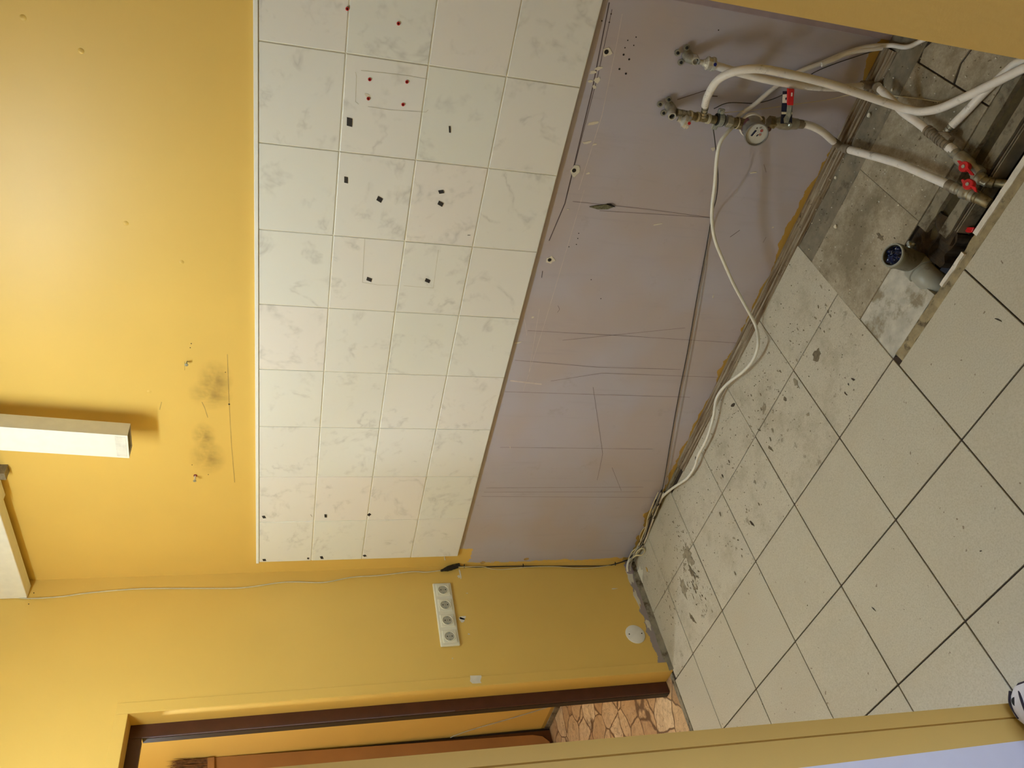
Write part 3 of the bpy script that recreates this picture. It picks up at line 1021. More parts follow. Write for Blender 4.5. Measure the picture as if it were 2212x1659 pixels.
for cpt, n_, sx, sy in (((0.3973, -0.3833, 0.0000), 90, 0.035, 0.075), ((0.4363, -0.2565, 0.0000), 50, 0.05, 0.07), ((0.1873, -0.3486, 0.0000), 30, 0.05, 0.06), ((1.1952, -0.2784, 0.0000), 40, 0.09, 0.06), ((0.8573, -0.2422, 0.0000), 30, 0.12, 0.10), ((1.5706, -0.2846, 0.0000), 30, 0.10, 0.05), ((0.8186, -0.4890, 0.0000), 20, 0.08, 0.05)):
    for k in range(n_):
        x_, y_ = cpt[0] + rs.gauss(0, sx), cpt[1] + rs.gauss(0, sy)
        if y_ > -0.06 or x_ < 0.03 or x_ > 1.68:
            continue
        r_ = rs.uniform(0.0012, 0.0052)
        tgt = bm if rs.random() < 0.55 else bm2
        tgt.faces.new([tgt.verts.new((x, y, 0.0011)) for x, y in rag_poly(x_, y_, r_ * 0.7, r_ * 1.5, 7, 0.45, rs.uniform(-0.5, 0.9), k)])
o = obj('grime_specks', bm, 'grime_light', floor)
o['kind'] = 'stuff'
o = obj('grime_specks', bm2, 'grime', floor)
o['kind'] = 'stuff'
# scattered crumbs near the wall
bm = bmesh.new()
rnd = random.Random(5)
for k in range(420):
    x = rnd.uniform(0.1, 2.9)
    y = -abs(rnd.gauss(0, 0.22)) - 0.05
    if x > 1.7 and y < -0.42:
        y = -rnd.uniform(0.06, 0.42)
    if y < -1.2:
        continue
    r = rnd.uniform(0.0008, 0.0022)
    bmesh.ops.create_icosphere(bm, subdivisions=0, radius=r, matrix=Matrix.Translation((x, y, r * 0.6 + 0.0005))) if False else bm_lathe(bm, (x, y, 0.0), (rnd.uniform(-.5, .5), rnd.uniform(-.5, .5), 1), [(0, r), (r, r * 0.6), (r * 1.1, 0)], 5)
o = obj('floor_crumbs', bm, 'grime', floor)
o['kind'] = 'stuff'
bm = bmesh.new()
for k in range(170):
    x = rnd.uniform(1.5, 2.5)
    y = -rnd.uniform(0.03, 0.42)
    r = rnd.uniform(0.0008, 0.0026)
    bm_lathe(bm, (x, y, 0.0), (rnd.uniform(-.5, .5), rnd.uniform(-.5, .5), 1), [(0, r), (r, r * 0.7), (r * 1.1, 0)], 5)
o = obj('plaster_crumbs', bm, 'plaster', floor)
o['kind'] = 'stuff'

# ------------------------------------------------------------------ things on the tiles
TY = -0.0121
# black adhesive tabs: (position, width, height, rotation)
tabs = [
    ((1.9132, -0.0120, 1.4140), 0.021, 0.018, 0.15, 'largest black adhesive tab on the white tiles, below the red wall plugs'),
    ((1.9265, -0.0120, 1.1574), 0.017, 0.008, 0.0, 'narrow notched black adhesive tab one tile below the red wall plugs'),
    ((1.7535, -0.0120, 1.4119), 0.017, 0.013, 0.15, 'black adhesive tab alone near the upper left of its tile, beside the grout line'),
    ((1.7060, -0.0120, 1.3184), 0.013, 0.018, 0.5, 'slanted black adhesive tab alone in the middle of its tile, second row'),
    ((1.7468, -0.0120, 1.1533), 0.010, 0.016, -0.25, 'right one of the close pair of black adhesive tabs on one tile'),
    ((1.7105, -0.0120, 1.1497), 0.011, 0.018, 0.45, 'left one of the close pair of black adhesive tabs on one tile'),
    ((1.4432, -0.0120, 1.3236), 0.011, 0.018, 0.35, 'black adhesive tab in the faint square outline, upper of two'),
    ((1.4529, -0.0120, 1.1510), 0.011, 0.018, 0.4, 'black adhesive tab in the faint square outline, lower of two'),
    ((0.3611, -0.0120, 1.6169), 0.014, 0.013, -0.15, 'black adhesive tab just under the top edging, eighth column of tiles'),
    ((0.3622, -0.0120, 1.3930), 0.017, 0.012, 0.1, 'slanted black adhesive tab near the left end of the tiles, second row from the top'),
    ((0.3657, -0.0120, 1.2295), 0.013, 0.014, 0.8, 'diamond-turned black adhesive tab lying across a grout line near the left end'),
    ((0.0982, -0.0120, 1.6145), 0.012, 0.014, -0.05, 'black adhesive tab in the top left corner of the tiled area'),
    ((0.1003, -0.0120, 1.4474), 0.009, 0.010, 0.3, 'smallest black adhesive tab, at the left edge of the tiles'),
    ((0.1028, -0.0120, 1.3948), 0.017, 0.014, -0.1, 'broad black adhesive tab at the left edge, second row of tiles'),
    ((0.1067, -0.0120, 1.2250), 0.012, 0.013, -0.4, 'slanted black adhesive tab at the left edge, third row of tiles'),
]
for c, w, h_, r, lab in tabs:
    skew = 0.2
    bm = prism([(-w / 2, 0, -h_ / 2), (w / 2, 0, -h_ / 2 + w * skew), (w / 2, 0, h_ / 2), (-w / 2, 0, h_ / 2 - w * skew)], (0, -0.0012, 0))
    o = obj('adhesive_tab', bm, 'tab_black')
    o.location = (c[0], TY - 0.0001, c[2])
    o.rotation_euler = (0, r, 0)
    tag(o, lab, 'adhesive tab', 'black adhesive tabs left on the wall tiles')

plugs = [
    ((2.1816, -0.0120, 1.4381), 'red wall plug in the grout line at the upper right end of the tiles'),
    ((2.1674, -0.0120, 1.3184), 'red wall plug in the second tile row, close to the right end'),
    ((2.0273, -0.0120, 1.3734), 'upper right red wall plug of the square group of four'),
    ((2.0338, -0.0120, 1.2825), 'lower right red wall plug of the square group of four'),
    ((1.9794, -0.0120, 1.3726), 'red wall plug below a white chipped spot in the tile glaze'),
    ((1.9759, -0.0120, 1.2855), 'lower left red wall plug of the square group of four'),
]
for k, (c, lab) in enumerate(plugs):
    t = thing('wall_plug', lab, 'wall plug', (c[0], TY, c[2]), 'red wall plugs in the tiles')
    bm = lathe((c[0], TY + 0.001, c[2]), (0.1, -1, 0.05), [(0, 0.0042), (0.003, 0.0042), (0.0036, 0.0036), (0.0036, 0.0022), (0.001, 0.002)], 12)
    obj('collar', bm, 'red', t, smooth=True)
    obj('bore', lathe((c[0], TY + 0.0005, c[2]), (0, -1, 0), [(0, 0.0023), (0.0012, 0.0023), (0.0012, 0)], 10), 'hole', t)
c = (1.9870, -0.0120, 1.3762)
obj('glaze_chip', prism([(x, TY, z) for x, z in rag_poly(c[0], c[2], 0.005, 0.008, 9, 0.3, -0.5, 4)], (0, -0.0004, 0)), 'plaster', wall_back)
# pencil mark on a tile
scratches('tile_pencil_mark', [[(0.3722, -0.0120, 1.4487), (0.3585, -0.0120, 1.4430)], [(1.6185, -0.0120, 1.0565), (1.6193, -0.0120, 1.0483)]], 'scratch', y=TY - 0.0004, w=0.0015)
# faint outlines of removed fixings on the tiles
scratches('removed_fixture_outline', [[(2.0409, -0.0120, 1.4087), (2.0301, -0.0120, 1.4057), (1.9669, -0.0120, 1.4031), (1.9621, -0.0120, 1.3947)], [(2.0461, -0.0120, 1.3958), (2.0496, -0.0120, 1.2832), (2.0478, -0.0120, 1.2309)], [(1.9592, -0.0120, 1.3716), (1.9578, -0.0120, 1.3192), (1.9641, -0.0120, 1.2254), (1.9709, -0.0120, 1.2203)],
                                       [(1.5798, -0.0120, 1.3479), (1.4309, -0.0120, 1.3422), (1.4262, -0.0120, 1.2983), (1.4278, -0.0120, 1.2366)], [(1.4291, -0.0120, 1.2201), (1.4278, -0.0120, 1.1300), (1.5613, -0.0120, 1.1339)]], plain('tile_ghost_line', (198, 192, 178), 0.5), y=TY - 0.0003, w=0.0011)

# screws left in the yellow wall from the hood
t = thing('wall_screw', 'protruding screw in the yellow wall, right one above the tiles', 'screw', (1.0913, 0.0000, 1.8439))
c = (1.0913, 0.0000, 1.8439)
obj('shank', lathe(c, (0, -1, 0), [(0, 0.002), (0.016, 0.002)], 8), 'steel', t)
obj('head', lathe((c[0], -0.014, c[2]), (0, -1, 0), [(0, 0.002), (0.001, 0.0055), (0.003, 0.005), (0.004, 0)], 10), 'steel', t, smooth=True)
c = (0.5764, -0.0000, 1.8454)
t = thing('wall_screw', 'long screw with a pale plug in the yellow wall, left one above the tiles', 'screw', c)
obj('plug_collar', lathe(c, (0, -1, 0), [(0, 0.006), (0.002, 0.006), (0.002, 0)], 10), 'dark_red', t)
obj('shank', lathe(c, (-0.1, -1, 0), [(0, 0.0025), (0.024, 0.0025)], 8), 'cream_plastic', t)
obj('head', lathe((c[0] - 0.002, -0.022, c[2]), (-0.1, -1, 0), [(0, 0.0025), (0.001, 0.0055), (0.003, 0.005), (0.003, 0.003), (0.002, 0)], 10), 'steel', t, smooth=True)
c = (0.0686, 0.0000, 0.8882)
t = thing('wall_screw', 'small pin at the lower left corner of the tiled area', 'screw', c)
obj('shank', lathe(c, (0, -1, 0), [(0, 0.0018), (0.016, 0.0018), (0.016, 0.003), (0.018, 0.003), (0.018, 0)], 8), 'plaster', t)

# ------------------------------------------------------------------ socket strip on the left wall
SP = thing('socket_panel', 'cream plastic panel of four round wall sockets on the yellow left wall', 'socket', (0, -0.234, 0.903))
tilt = 0.012
def onx(y, z, x=0.0):
    return (x, y, z)
py0, py1, pz0, pz1 = -0.381, -0.090, 0.8635, 0.9410
bm = box((0.0, py0, pz0), (0.009, py1, pz1))
obj('frame', bm, 'cream_plastic', SP, bevel=0.004)
ys = [-0.1265, -0.1985, -0.2700, -0.3420]
for y in ys:
    z = 0.9010
    b_ = obj('socket', box((0.008, y - 0.0275, z - 0.0275), (0.0125, y + 0.0275, z + 0.0275)), 'cream_plastic', SP, bevel=0.0012)
    obj('socket_rim', lathe((0.0120, y, z), (1, 0, 0), [(0, 0.0225), (0.0026, 0.0222), (0.0030, 0.0205), (0.0022, 0.0195), (0.0006, 0.0190)], 28), 'cream_plastic', b_, smooth=True)
    obj('well_shade', lathe((0.0128, y, z), (1, 0, 0), [(0.0000, 0.0192), (0.0000, 0.0)], 28), 'well_shade', b_)
    for dz in (-0.0095, 0.0095):
        obj('pin_hole', lathe((0.0131, y + (0.0), z + dz), (1, 0, 0), [(0, 0.0025), (0.0004, 0.0025), (0.0004, 0)], 10), 'black', b_)
    obj('centre_screw', lathe((0.0131, y, z), (1, 0, 0), [(0, 0.0018), (0.0004, 0.0018), (0.0004, 0)], 8), 'brass', b_)
    for s in (-1, 1):
        obj('earth_clip', box((0.0128, y + s * 0.0150 - 0.0022, z - 0.004), (0.0145, y + s * 0.0150 + 0.0022, z + 0.004)), 'steel', b_)

c = (0.0, -0.3765, 0.109)
CPL = thing('cover_plate', 'round white blanking plate low on the yellow left wall', 'cover plate', c)
obj('plate', lathe(c, (1, 0, 0), [(0, 0.0430), (0.0022, 0.0425), (0.0038, 0.039), (0.0045, 0)], 40), 'white_plastic', CPL, smooth=True)
for s in (-1, 1):
    obj('screw', lathe((0.0036, c[1], c[2] + s * 0.0285), (1, 0, 0), [(0, 0.0028), (0.0014, 0.0028), (0.0014, 0)], 10), 'black', CPL)

# ------------------------------------------------------------------ ventilation ducts at the top
D1 = thing('ventilation_duct', 'flat white horizontal ventilation duct high in the corner along the back wall', 'duct', (0.0, -0.05, 2.44))
bm = bmesh.new()
bm_box(bm, (0.002, -0.080, 2.438), (2.6, -0.026, 2.65))
obj('channel', bm, 'white_plastic', D1, bevel=0.003)
bm = bmesh.new()
bm_box(bm, (0.505, -0.086, 2.432), (0.62, -0.020, 2.655))
obj('coupling', bm, 'white_plastic', D1, bevel=0.002)
obj('bracket', box((0.60, -0.04, 2.408), (0.63, 0.0, 2.44)), 'fitting', D1)
# vertical duct, leaning a little
D2 = thing('ventilation_duct', 'white rectangular duct stub hanging down, slightly askew, in front of the yellow wall', 'duct', (0.8, -0.12, 2.0))
A_ = V((0.8874, -0.1200, 2.0110))
B_ = V((0.7885, -0.1200, 2.0153))
A2 = V((0.9181, -0.1200, 2.3461))
ax = (A2 - A_).normalized()
L = (2.433 - A_.z) / ax.z
dep = Vector((0, 0.054, 0))
corners = [A_, B_, B_ + dep, A_ + dep]
bm = bmesh.new()
lo = [bm.verts.new(p) for p in corners]
hi = [bm.verts.new(p + ax * L) for p in corners]
for i in range(4):
    j = (i + 1) % 4
    bm.faces.new((lo[i], lo[j], hi[j], hi[i]))
bmesh.ops.recalc_face_normals(bm, faces=bm.faces)
o = obj('channel', bm, 'white_plastic', D2)
sol = o.modifiers.new('wall', 'SOLIDIFY')
sol.thickness = 0.002
sol.offset = -1
cc = (A_ + B_ + dep) / 2 * 1.0
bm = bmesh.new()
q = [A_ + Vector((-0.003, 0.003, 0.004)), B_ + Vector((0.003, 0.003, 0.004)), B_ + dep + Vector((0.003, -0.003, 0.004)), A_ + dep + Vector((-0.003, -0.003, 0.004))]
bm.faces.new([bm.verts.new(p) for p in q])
obj('end_shade', bm, plain('duct_end_shadow', (84, 78, 66), 0.6), D2)  # dark sheet in the open duct mouth, shade put into its colour
# strip of clear tape near the open end
up = ax * 0.006
tp = [A_ + up + Vector((-0.006, -0.0008, 0)), B_ + up + Vector((0.006, -0.0008, 0)), B_ + up + ax * 0.028 + Vector((0.006, -0.0008, 0)), A_ + up + ax * 0.03 + Vector((-0.006, -0.0008, 0))]
obj('tape', prism(tp, (0, 0.0006, 0)), plain('tape', (226, 222, 214), 0.2), D2, label='glossy tape near the open end')

# ------------------------------------------------------------------ small debris
for k, (c, r, lab) in enumerate((((1.8399, -0.1630, 0.0040), 0.006, 'white plaster crumb on the dusty slab left of the drain'), ((1.9290, -0.0389, 0.0040), 0.005, 'pale crumb beside the skirting strip, below the elbow'), ((1.9447, -0.0608, 0.0040), 0.004, 'smaller pale crumb next to the skirting strip'), ((2.1385, -0.0699, 0.0040), 0.006, 'pale flat chip on the cement by the skirting'), ((2.2245, -0.1059, 0.0040), 0.004, 'tiny white chip beside the pipe elbow'))):
    bm = bmesh.new()
    pol = rag_poly(c[0], c[1], r, r, 6, 0.35, 0.4, 90 + k)
    bm_prism(bm, [(x, y, 0.0005) for x, y in pol], (0.001, 0, r * 0.8))
    bmesh.ops.recalc_face_normals(bm, faces=bm.faces)
    o = obj('plaster_crumb', bm, 'chip_white', loc=(c[0], c[1], 0.0005))
    tag(o, lab, 'debris', 'plaster crumbs on the floor')

# ------------------------------------------------------------------ water pipes
def pipe(name, pts, r, label, cat, mat='pipe_white', seg=12, group=None):
    bm = tube(pts, r, seg, 7)
    p0 = V(pts[0])
    o = obj(name, bm, mat, loc=tuple(p0), smooth=True)
    return tag(o, label, cat, group)


def ringed(p, q, r, n=4, groove=0.86):
    """stepped fitting profile from p to q"""
    p, q = V(p), V(q)
    L = (q - p).length
    prof = [(0, 0)]
    for k in range(n):
        a, b = L * k / n, L * (k + 1) / n
        prof += [(a, r), (a + (b - a) * 0.62, r), (a + (b - a) * 0.64, r * groove), (b, r * groove)]
    prof.append((L, 0))
    return lathe(p, q - p, prof, 16)


def hexnut(p, q, r):
    p, q = V(p), V(q)
    return lathe(p, q - p, [(0, 0), (0, r * 0.9), (0.001, r), ((q - p).length - 0.001, r), ((q - p).length, r * 0.9), ((q - p).length, 0)], 6)


PG = 'white plastic water pipes'
# from the upper angle valve, bending down to the elbow at the skirting
pipe('water_pipe', [(2.2034, -0.0620, 0.5164), (2.1993, -0.0700, 0.4655), (2.1964, -0.0850, 0.3890), (2.1952, -0.0900, 0.3071), (2.1939, -0.0750, 0.2125), (2.1959, -0.0500, 0.1106), (2.2026, -0.0300, 0.0354)],
     0.0105, 'white water pipe running from the blue dot valve down to the elbow at the skirting', 'pipe', group=PG)
# loops out of the tee above the meter, over and down to the floor and away behind the right wall
pipe('water_pipe', [(2.0985, -0.0620, 0.4980), (2.1344, -0.0850, 0.5125), (2.1864, -0.1200, 0.5194), (2.2214, -0.1500, 0.4977), (2.2410, -0.1700, 0.4505), (2.2436, -0.1800, 0.3776), (2.2399, -0.1900, 0.2732), (2.2311, -0.2000, 0.1771), (2.2254, -0.2150, 0.1123), (2.2222, -0.2350, 0.0518), (2.2313, -0.2752, 0.0350), (2.2622, -0.3286, 0.0300), (2.3064, -0.3749, 0.0260), (2.3586, -0.4272, 0.0240), (2.4174, -0.4863, 0.0240), (2.4740, -0.5458, 0.0240), (2.80, -0.50, 0.020), (3.10, -0.47, 0.012), (3.56, -0.45, 0.012)],
     0.0105, 'longest white water pipe, arching from the tee above the meter across the trench', 'pipe', group=PG)
# from the elbow to the fittings chain
pipe('water_pipe', [(2.2235, -0.1065, 0.0400), (2.2182, -0.1664, 0.0400), (2.2102, -0.2288, 0.0400), (2.2098, -0.2853, 0.0380), (2.2078, -0.3381, 0.0340)],
     0.0100, 'short straight white water pipe between the skirting elbow and the ribbed fittings', 'pipe', group=PG)
# back from the tee to the right
pipe('water_pipe', [(2.2428, -0.3850, 0.0220), (2.2873, -0.3962, 0.0150), (2.3411, -0.4143, 0.0140), (2.4116, -0.4462, 0.0140), (2.4653, -0.4721, 0.0140), (2.75, -0.38, 0.012), (3.10, -0.36, 0.012), (3.56, -0.35, 0.012)],
     0.0100, 'white water pipe leaving the ribbed tee and passing under the arching pipe', 'pipe', group=PG)
# ball valve to the lower elbow
pipe('water_pipe', [(2.0841, -0.0500, 0.1818), (2.0812, -0.0520, 0.1480), (2.0685, -0.0480, 0.1052), (2.0427, -0.0400, 0.0490)],
     0.0105, 'short bent white water pipe between the lever valve and the lower skirting elbow', 'pipe', group=PG)
pipe('water_pipe', [(2.0463, -0.0977, 0.0300), (2.0673, -0.1702, 0.0340), (2.1033, -0.3015, 0.0360), (2.1238, -0.4076, 0.0360), (2.1383, -0.4912, 0.0340)],
     0.0108, 'thick white water pipe lying across the dusty floor to the lower red valve', 'pipe', group=PG)
# thinner white conduit behind the meter along the wall, with sleeves
pipe('conduit', [(2.0378, -0.0300, 0.3807), (2.0783, -0.0300, 0.3663), (2.1109, -0.0250, 0.3321), (2.1536, -0.0200, 0.2972), (2.2044, -0.0180, 0.2453), (2.2406, -0.0180, 0.1835), (2.2777, -0.0180, 0.1226), (2.3028, -0.0200, 0.0639), (2.3156, -0.0260, 0.0078), (2.3468, -0.1161, 0.0140), (2.46, -0.20, 0.012), (2.70, -0.20, 0.011), (3.1, -0.16, 0.010), (3.56, -0.15, 0.010)],
     0.0062, 'thin white conduit climbing behind the meter to the right end of the wall', 'conduit')
pipe('conduit', [(2.2379, -0.0220, 0.1858), (2.2556, -0.0220, 0.1571), (2.2817, -0.0220, 0.1125), (2.3050, -0.0220, 0.0289)], 0.0070, 'loose white sleeve pushed over the thin conduit near the right end of the wall', 'conduit')
pipe('wire', [(2.0794, -0.0200, 0.4459), (2.1045, -0.0300, 0.4137), (2.1107, -0.0120, 0.3141), (2.1476, -0.0080, 0.2412), (2.2113, -0.0060, 0.1834), (2.2687, -0.0060, 0.0803), (2.3090, -0.0060, -0.0094)], 0.0012, 'thin dark wire beside the white conduit on the right of the lilac wall', 'wire', 'cable_black', 6)
pipe('wire', [(2.0765, -0.0350, 0.4254), (2.0992, -0.0300, 0.3174), (2.1244, -0.0200, 0.2060), (2.1501, -0.0200, 0.1133), (2.1718, -0.0300, 0.0699), (2.1912, -0.0600, 0.0229), (2.2166, -0.1247, 0.0040), (2.2476, -0.2246, 0.0030), (2.2655, -0.2871, 0.0020)], 0.0009, 'hair-thin pale wire crossing from the meter to the dusty floor', 'wire', 'cable_cream', 6)

# ------------------------------------------------------------------ upper angle valve (blue dot)
def angle_valve(label, base, vt, dotmat, open_mouth, knob_a, knob_b, cat='valve'):
    """wall flange lugs, pale body, chrome mouth, bell-shaped handle"""
    t = thing('angle_valve', label, cat, tuple(base))
    base = V(base)
    # mounting elbow with screw lugs
    bm = bmesh.new()
    bm_lathe(bm, base + Vector((0, 0.028, 0)), (0, -1, 0), [(0, 0), (0, 0.014), (0.030, 0.0125), (0.034, 0)], 14)
    bmesh.ops.recalc_face_normals(bm, faces=bm.faces)
    obj('wall_elbow', bm, 'nickel', t, smooth=True)
    for dx, dz in ((0.019, 0.010), (-0.019, 0.012), (0.003, 0.030)):
        l_ = base + Vector((dx, 0.026, dz))
        lg = obj('lug', lathe(l_, (0, -1, 0), [(0, 0), (0, 0.0085), (0.004, 0.0085), (0.004, 0)], 12), 'nickel', t)
        obj('screw', lathe(l_ + Vector((0, -0.004, 0)), (0, -1, 0), [(0, 0.0042), (0.003, 0.0036), (0.004, 0)], 10), 'rubber', lg)
    m_ = V(open_mouth)
    obj('body', lathe(base + Vector((0, 0.0, 0.002)), m_ - base, [(-0.006, 0), (-0.006, 0.0125), (0.012, 0.0115), (0.020, 0.009), (0.02, 0)], 16), 'nickel', t, smooth=True)
    d = (V(knob_b) - V(knob_a)).normalized()
    mo = obj('mouth', lathe(m_, (-0.2, -1, 0.1), [(-0.018, 0.0105), (-0.002, 0.0112), (0, 0.0105), (0, 0.0078), (-0.009, 0.0074), (-0.009, 0)], 18), 'chrome', t, smooth=True)
    obj('bore', lathe(m_ + Vector((0, -0.0002, 0)), (-0.2, -1, 0.1), [(-0.0062, 0.0076), (-0.006, 0)], 14), 'black', mo)
    ka, kb = V(knob_a), V(knob_b)
    Lk = (kb - ka).length
    obj('stem', lathe(ka, kb - ka, [(-0.002, 0.0065), (Lk * 0.2, 0.007), (Lk * 0.25, 0.0095), (Lk * 0.3, 0.007), (Lk * 0.4, 0.007)], 14), 'chrome', t, smooth=True)
    hd = obj('handle', lathe(ka, kb - ka, [(Lk * 0.22, 0), (Lk * 0.22, 0.0070), (Lk * 0.40, 0.0125), (Lk * 0.48, 0.0172), (Lk * 0.62, 0.0172), (Lk * 0.64, 0.0158), (Lk * 0.80, 0.0160), (Lk * 0.82, 0.0176), (Lk, 0.0174), (Lk, 0)], 10), 'chrome', t)
    nrm = (CP - kb).normalized()
    nrm = (nrm - d * nrm.dot(d)).normalized()
    p_ = ka + d * (Lk * 0.90) + nrm * 0.0168
    obj('dot', lathe(p_, nrm, [(0, 0.0044), (0.0009, 0.0040), (0.0011, 0)], 14), dotmat, hd, smooth=True, label='coloured dot on the handle')
    return t


angle_valve('chromed angle valve with a blue dot, upper right one on the lilac wall', (2.2007, -0.0320, 0.5685), None, 'blue', (2.2024, -0.0550, 0.5637), (2.2037, -0.0580, 0.5535), (2.2049, -0.0620, 0.5143))
angle_valve('chromed angle valve with a red dot, at the top of the water meter chain', (2.0640, -0.0320, 0.5696), None, 'red', (2.0565, -0.0600, 0.5787), (2.0542, -0.0640, 0.5602), (2.0498, -0.0720, 0.5312))

# ------------------------------------------------------------------ vertical chain: tee, clamp, meter, lever valve
CH = thing('water_meter', 'round white water meter with a clear cover, hanging on the lilac wall', 'water meter', (2.0449, -0.0500, 0.3196))
c0 = [(2.0610, -0.0450, 0.5555), (2.0617, -0.0470, 0.5176), (2.0621, -0.0480, 0.4874), (2.0618, -0.0480, 0.4604)]
TE = thing('pipe_tee', 'ribbed brass tee with cream rings below the red dot valve', 'fitting', c0[1])
obj('body', ringed((2.0640, -0.0450, 0.5621), (2.0618, -0.0460, 0.5228), 0.0105, 3), 'nickel', TE, smooth=True)
for k, (a, b) in enumerate((((1488,249), (1492,250)), ((1504,252), (1508,253)), ((1527,256), (1532,257)))):
    pa = ((2.0618, -0.0470, 0.5260), (2.0609, -0.0470, 0.5033), (2.0600, -0.0470, 0.4706))[k]
    pb = ((2.0613, -0.0470, 0.5202), (2.0604, -0.0470, 0.4975), (2.0596, -0.0470, 0.4634))[k]
    obj('ring', lathe(pa, V(pb) - V(pa), [(0, 0), (0, 0.0135), ((V(pb) - V(pa)).length, 0.0135), ((V(pb) - V(pa)).length, 0)], 18), 'cream_fitting', TE, smooth=True)
obj('sleeve', ringed((2.0613, -0.0470, 0.5202), (2.0600, -0.0470, 0.4706), 0.0112, 4, 0.92), 'brass', TE, smooth=True)
obj('sleeve', ringed((2.0596, -0.0470, 0.4634), (2.0596, -0.0470, 0.4435), 0.0112, 2, 0.92), 'brass', TE, smooth=True)
obj('branch', ringed((2.0653, -0.0520, 0.4861), (2.1019, -0.0640, 0.4975), 0.0088, 4, 0.8), 'nickel', TE, smooth=True)

CL = thing('pipe_clamp', 'zinc pipe clamp with rubber lining around the brass chain above the meter', 'clamp', (2.0617, -0.0480, 0.4305))
ca_, cb_ = V((2.0617, -0.0480, 0.4405)), V((2.0612, -0.0480, 0.4246))
dd = (cb_ - ca_).normalized()
obj('band', lathe(ca_, dd, [(0, 0.0165), (0, 0.0185), (0.014, 0.0185), (0.014, 0.0165)], 20), 'steel', CL)
obj('rubber_lining', lathe(ca_ - dd * 0.003, dd, [(0, 0.013), (0, 0.0166), (0.021, 0.0166), (0.021, 0.013)], 20), 'rubber', CL)
lt = obj('lug', box(V((2.0862, -0.0500, 0.4388)) - Vector((0.007, 0.004, 0.009)), V((2.0862, -0.0500, 0.4388)) + Vector((0.007, 0.004, 0.009))), 'steel', CL, bevel=0.002)
obj('bolt', lathe(V((2.0851, -0.0540, 0.4401)), (0, -1, 0), [(0, 0.005), (0.005, 0.0045), (0.006, 0)], 12), 'steel', lt, smooth=True)
lt = obj('lug', box(V((2.0430, -0.0500, 0.4393)) - Vector((0.009, 0.003, 0.007)), V((2.0430, -0.0500, 0.4393)) + Vector((0.007, 0.003, 0.010))), 'steel', CL, bevel=0.002)
obj('bolt', lathe(V((2.0443, -0.0530, 0.4396)), (0, -1, 0), [(0, 0.0055), (0.004, 0.005), (0.006, 0)], 12), 'steel', lt, smooth=True)
obj('stand_off', lathe(V((2.0448, -0.0000, 0.4041)), (0, -1, 0), [(0, 0.004), (0.03, 0.004)], 10), 'steel', CL)

obj('union_nut', hexnut((2.0613, -0.0480, 0.4132), (2.0610, -0.0480, 0.3958), 0.0165), 'nickel', CH)
obj('pipe_stub', lathe((2.0610, -0.0480, 0.3958), V((2.0606, -0.0480, 0.3783)) - V((2.0610, -0.0480, 0.3958)), [(0, 0.0125), (0.018, 0.0125)], 16), 'brass', CH, smooth=True)
obj('seal_ring', lathe((2.0602, -0.0480, 0.3810), V((2.0595, -0.0480, 0.3662)) - V((2.0602, -0.0480, 0.3810)), [(0, 0.0155), (0.003, 0.0160), (0.004, 0.013)], 18), 'cream_fitting', CH, smooth=True)
obj('union_nut', hexnut((2.0593, -0.0480, 0.3777), (2.0593, -0.0480, 0.3574), 0.0155), 'brass', CH)
obj('meter_body', lathe((2.0602, -0.0480, 0.3607), V((2.0750, -0.0480, 0.2973)) - V((2.0602, -0.0480, 0.3607)), [(0, 0), (0, 0.014), (0.06, 0.014), (0.06, 0)], 16), 'brass', CH, smooth=True)
back = V((2.0592, -0.0400, 0.3317))
fc = V((2.0584, -0.1120, 0.3458))
ad_ = (fc - back).normalized()
LM = (fc - back).length
R_ = 0.0305
obj('base_collar', lathe(back, ad_, [(0, 0), (0, R_ * 1.08), (0.010, R_ * 1.10), (0.013, R_ * 1.08), (0.014, R_ * 0.98)], 40), 'white_plastic', CH, smooth=True)
obj('cylinder', lathe(back, ad_, [(0.012, R_ * 0.97), (LM - 0.012, R_ * 0.97), (LM - 0.010, R_)], 40), 'meter_band', CH, smooth=True)
for an, hh in ((2.2, 0.010), (2.75, 0.006), (3.6, 0.008)):
    d_, u_, w_ = frame_of(ad_)
bm = bmesh.new()
d_, u_, w_ = frame_of(ad_)
best = max(range(40), key=lambda k: (u_ * math.cos(2 * math.pi * k / 40) + w_ * math.sin(2 * math.pi * k / 40)).dot(Vector((-0.2, -0.3, 1))))
for off, half in ((-4, 2.2), (1, 1.4), (4, 0.8)):
    ks = [best + off + s * half for s in (-1, -0.5, 0, 0.5, 1)]
    rr = R_ * 0.985
    lo = [bm.verts.new(back + ad_ * 0.017 + (u_ * math.cos(2 * math.pi * k / 40) + w_ * math.sin(2 * math.pi * k / 40)) * rr) for k in ks]
    hi = [bm.verts.new(back + ad_ * 0.034 + (u_ * math.cos(2 * math.pi * k / 40) + w_ * math.sin(2 * math.pi * k / 40)) * rr) for k in ks]
    for k in range(4):
        bm.faces.new((lo[k], lo[k + 1], hi[k + 1], hi[k]))
obj('side_print', bm, plain('maroon_print', (112, 66, 74), 0.4), CH)
rim = obj('front_ring', lathe(back, ad_, [(LM - 0.010, R_ * 0.98), (LM - 0.008, R_ * 1.05), (LM + 0.001, R_ * 1.05), (LM + 0.002, R_ * 0.98), (LM - 0.001, R_ * 0.93)], 44), plain('meter_ring', (128, 122, 118), 0.2), CH, smooth=True)
face = obj('dial', lathe(back, ad_, [(LM - 0.004, R_ * 0.96), (LM - 0.0035, 0)], 44), 'meter_face', CH)


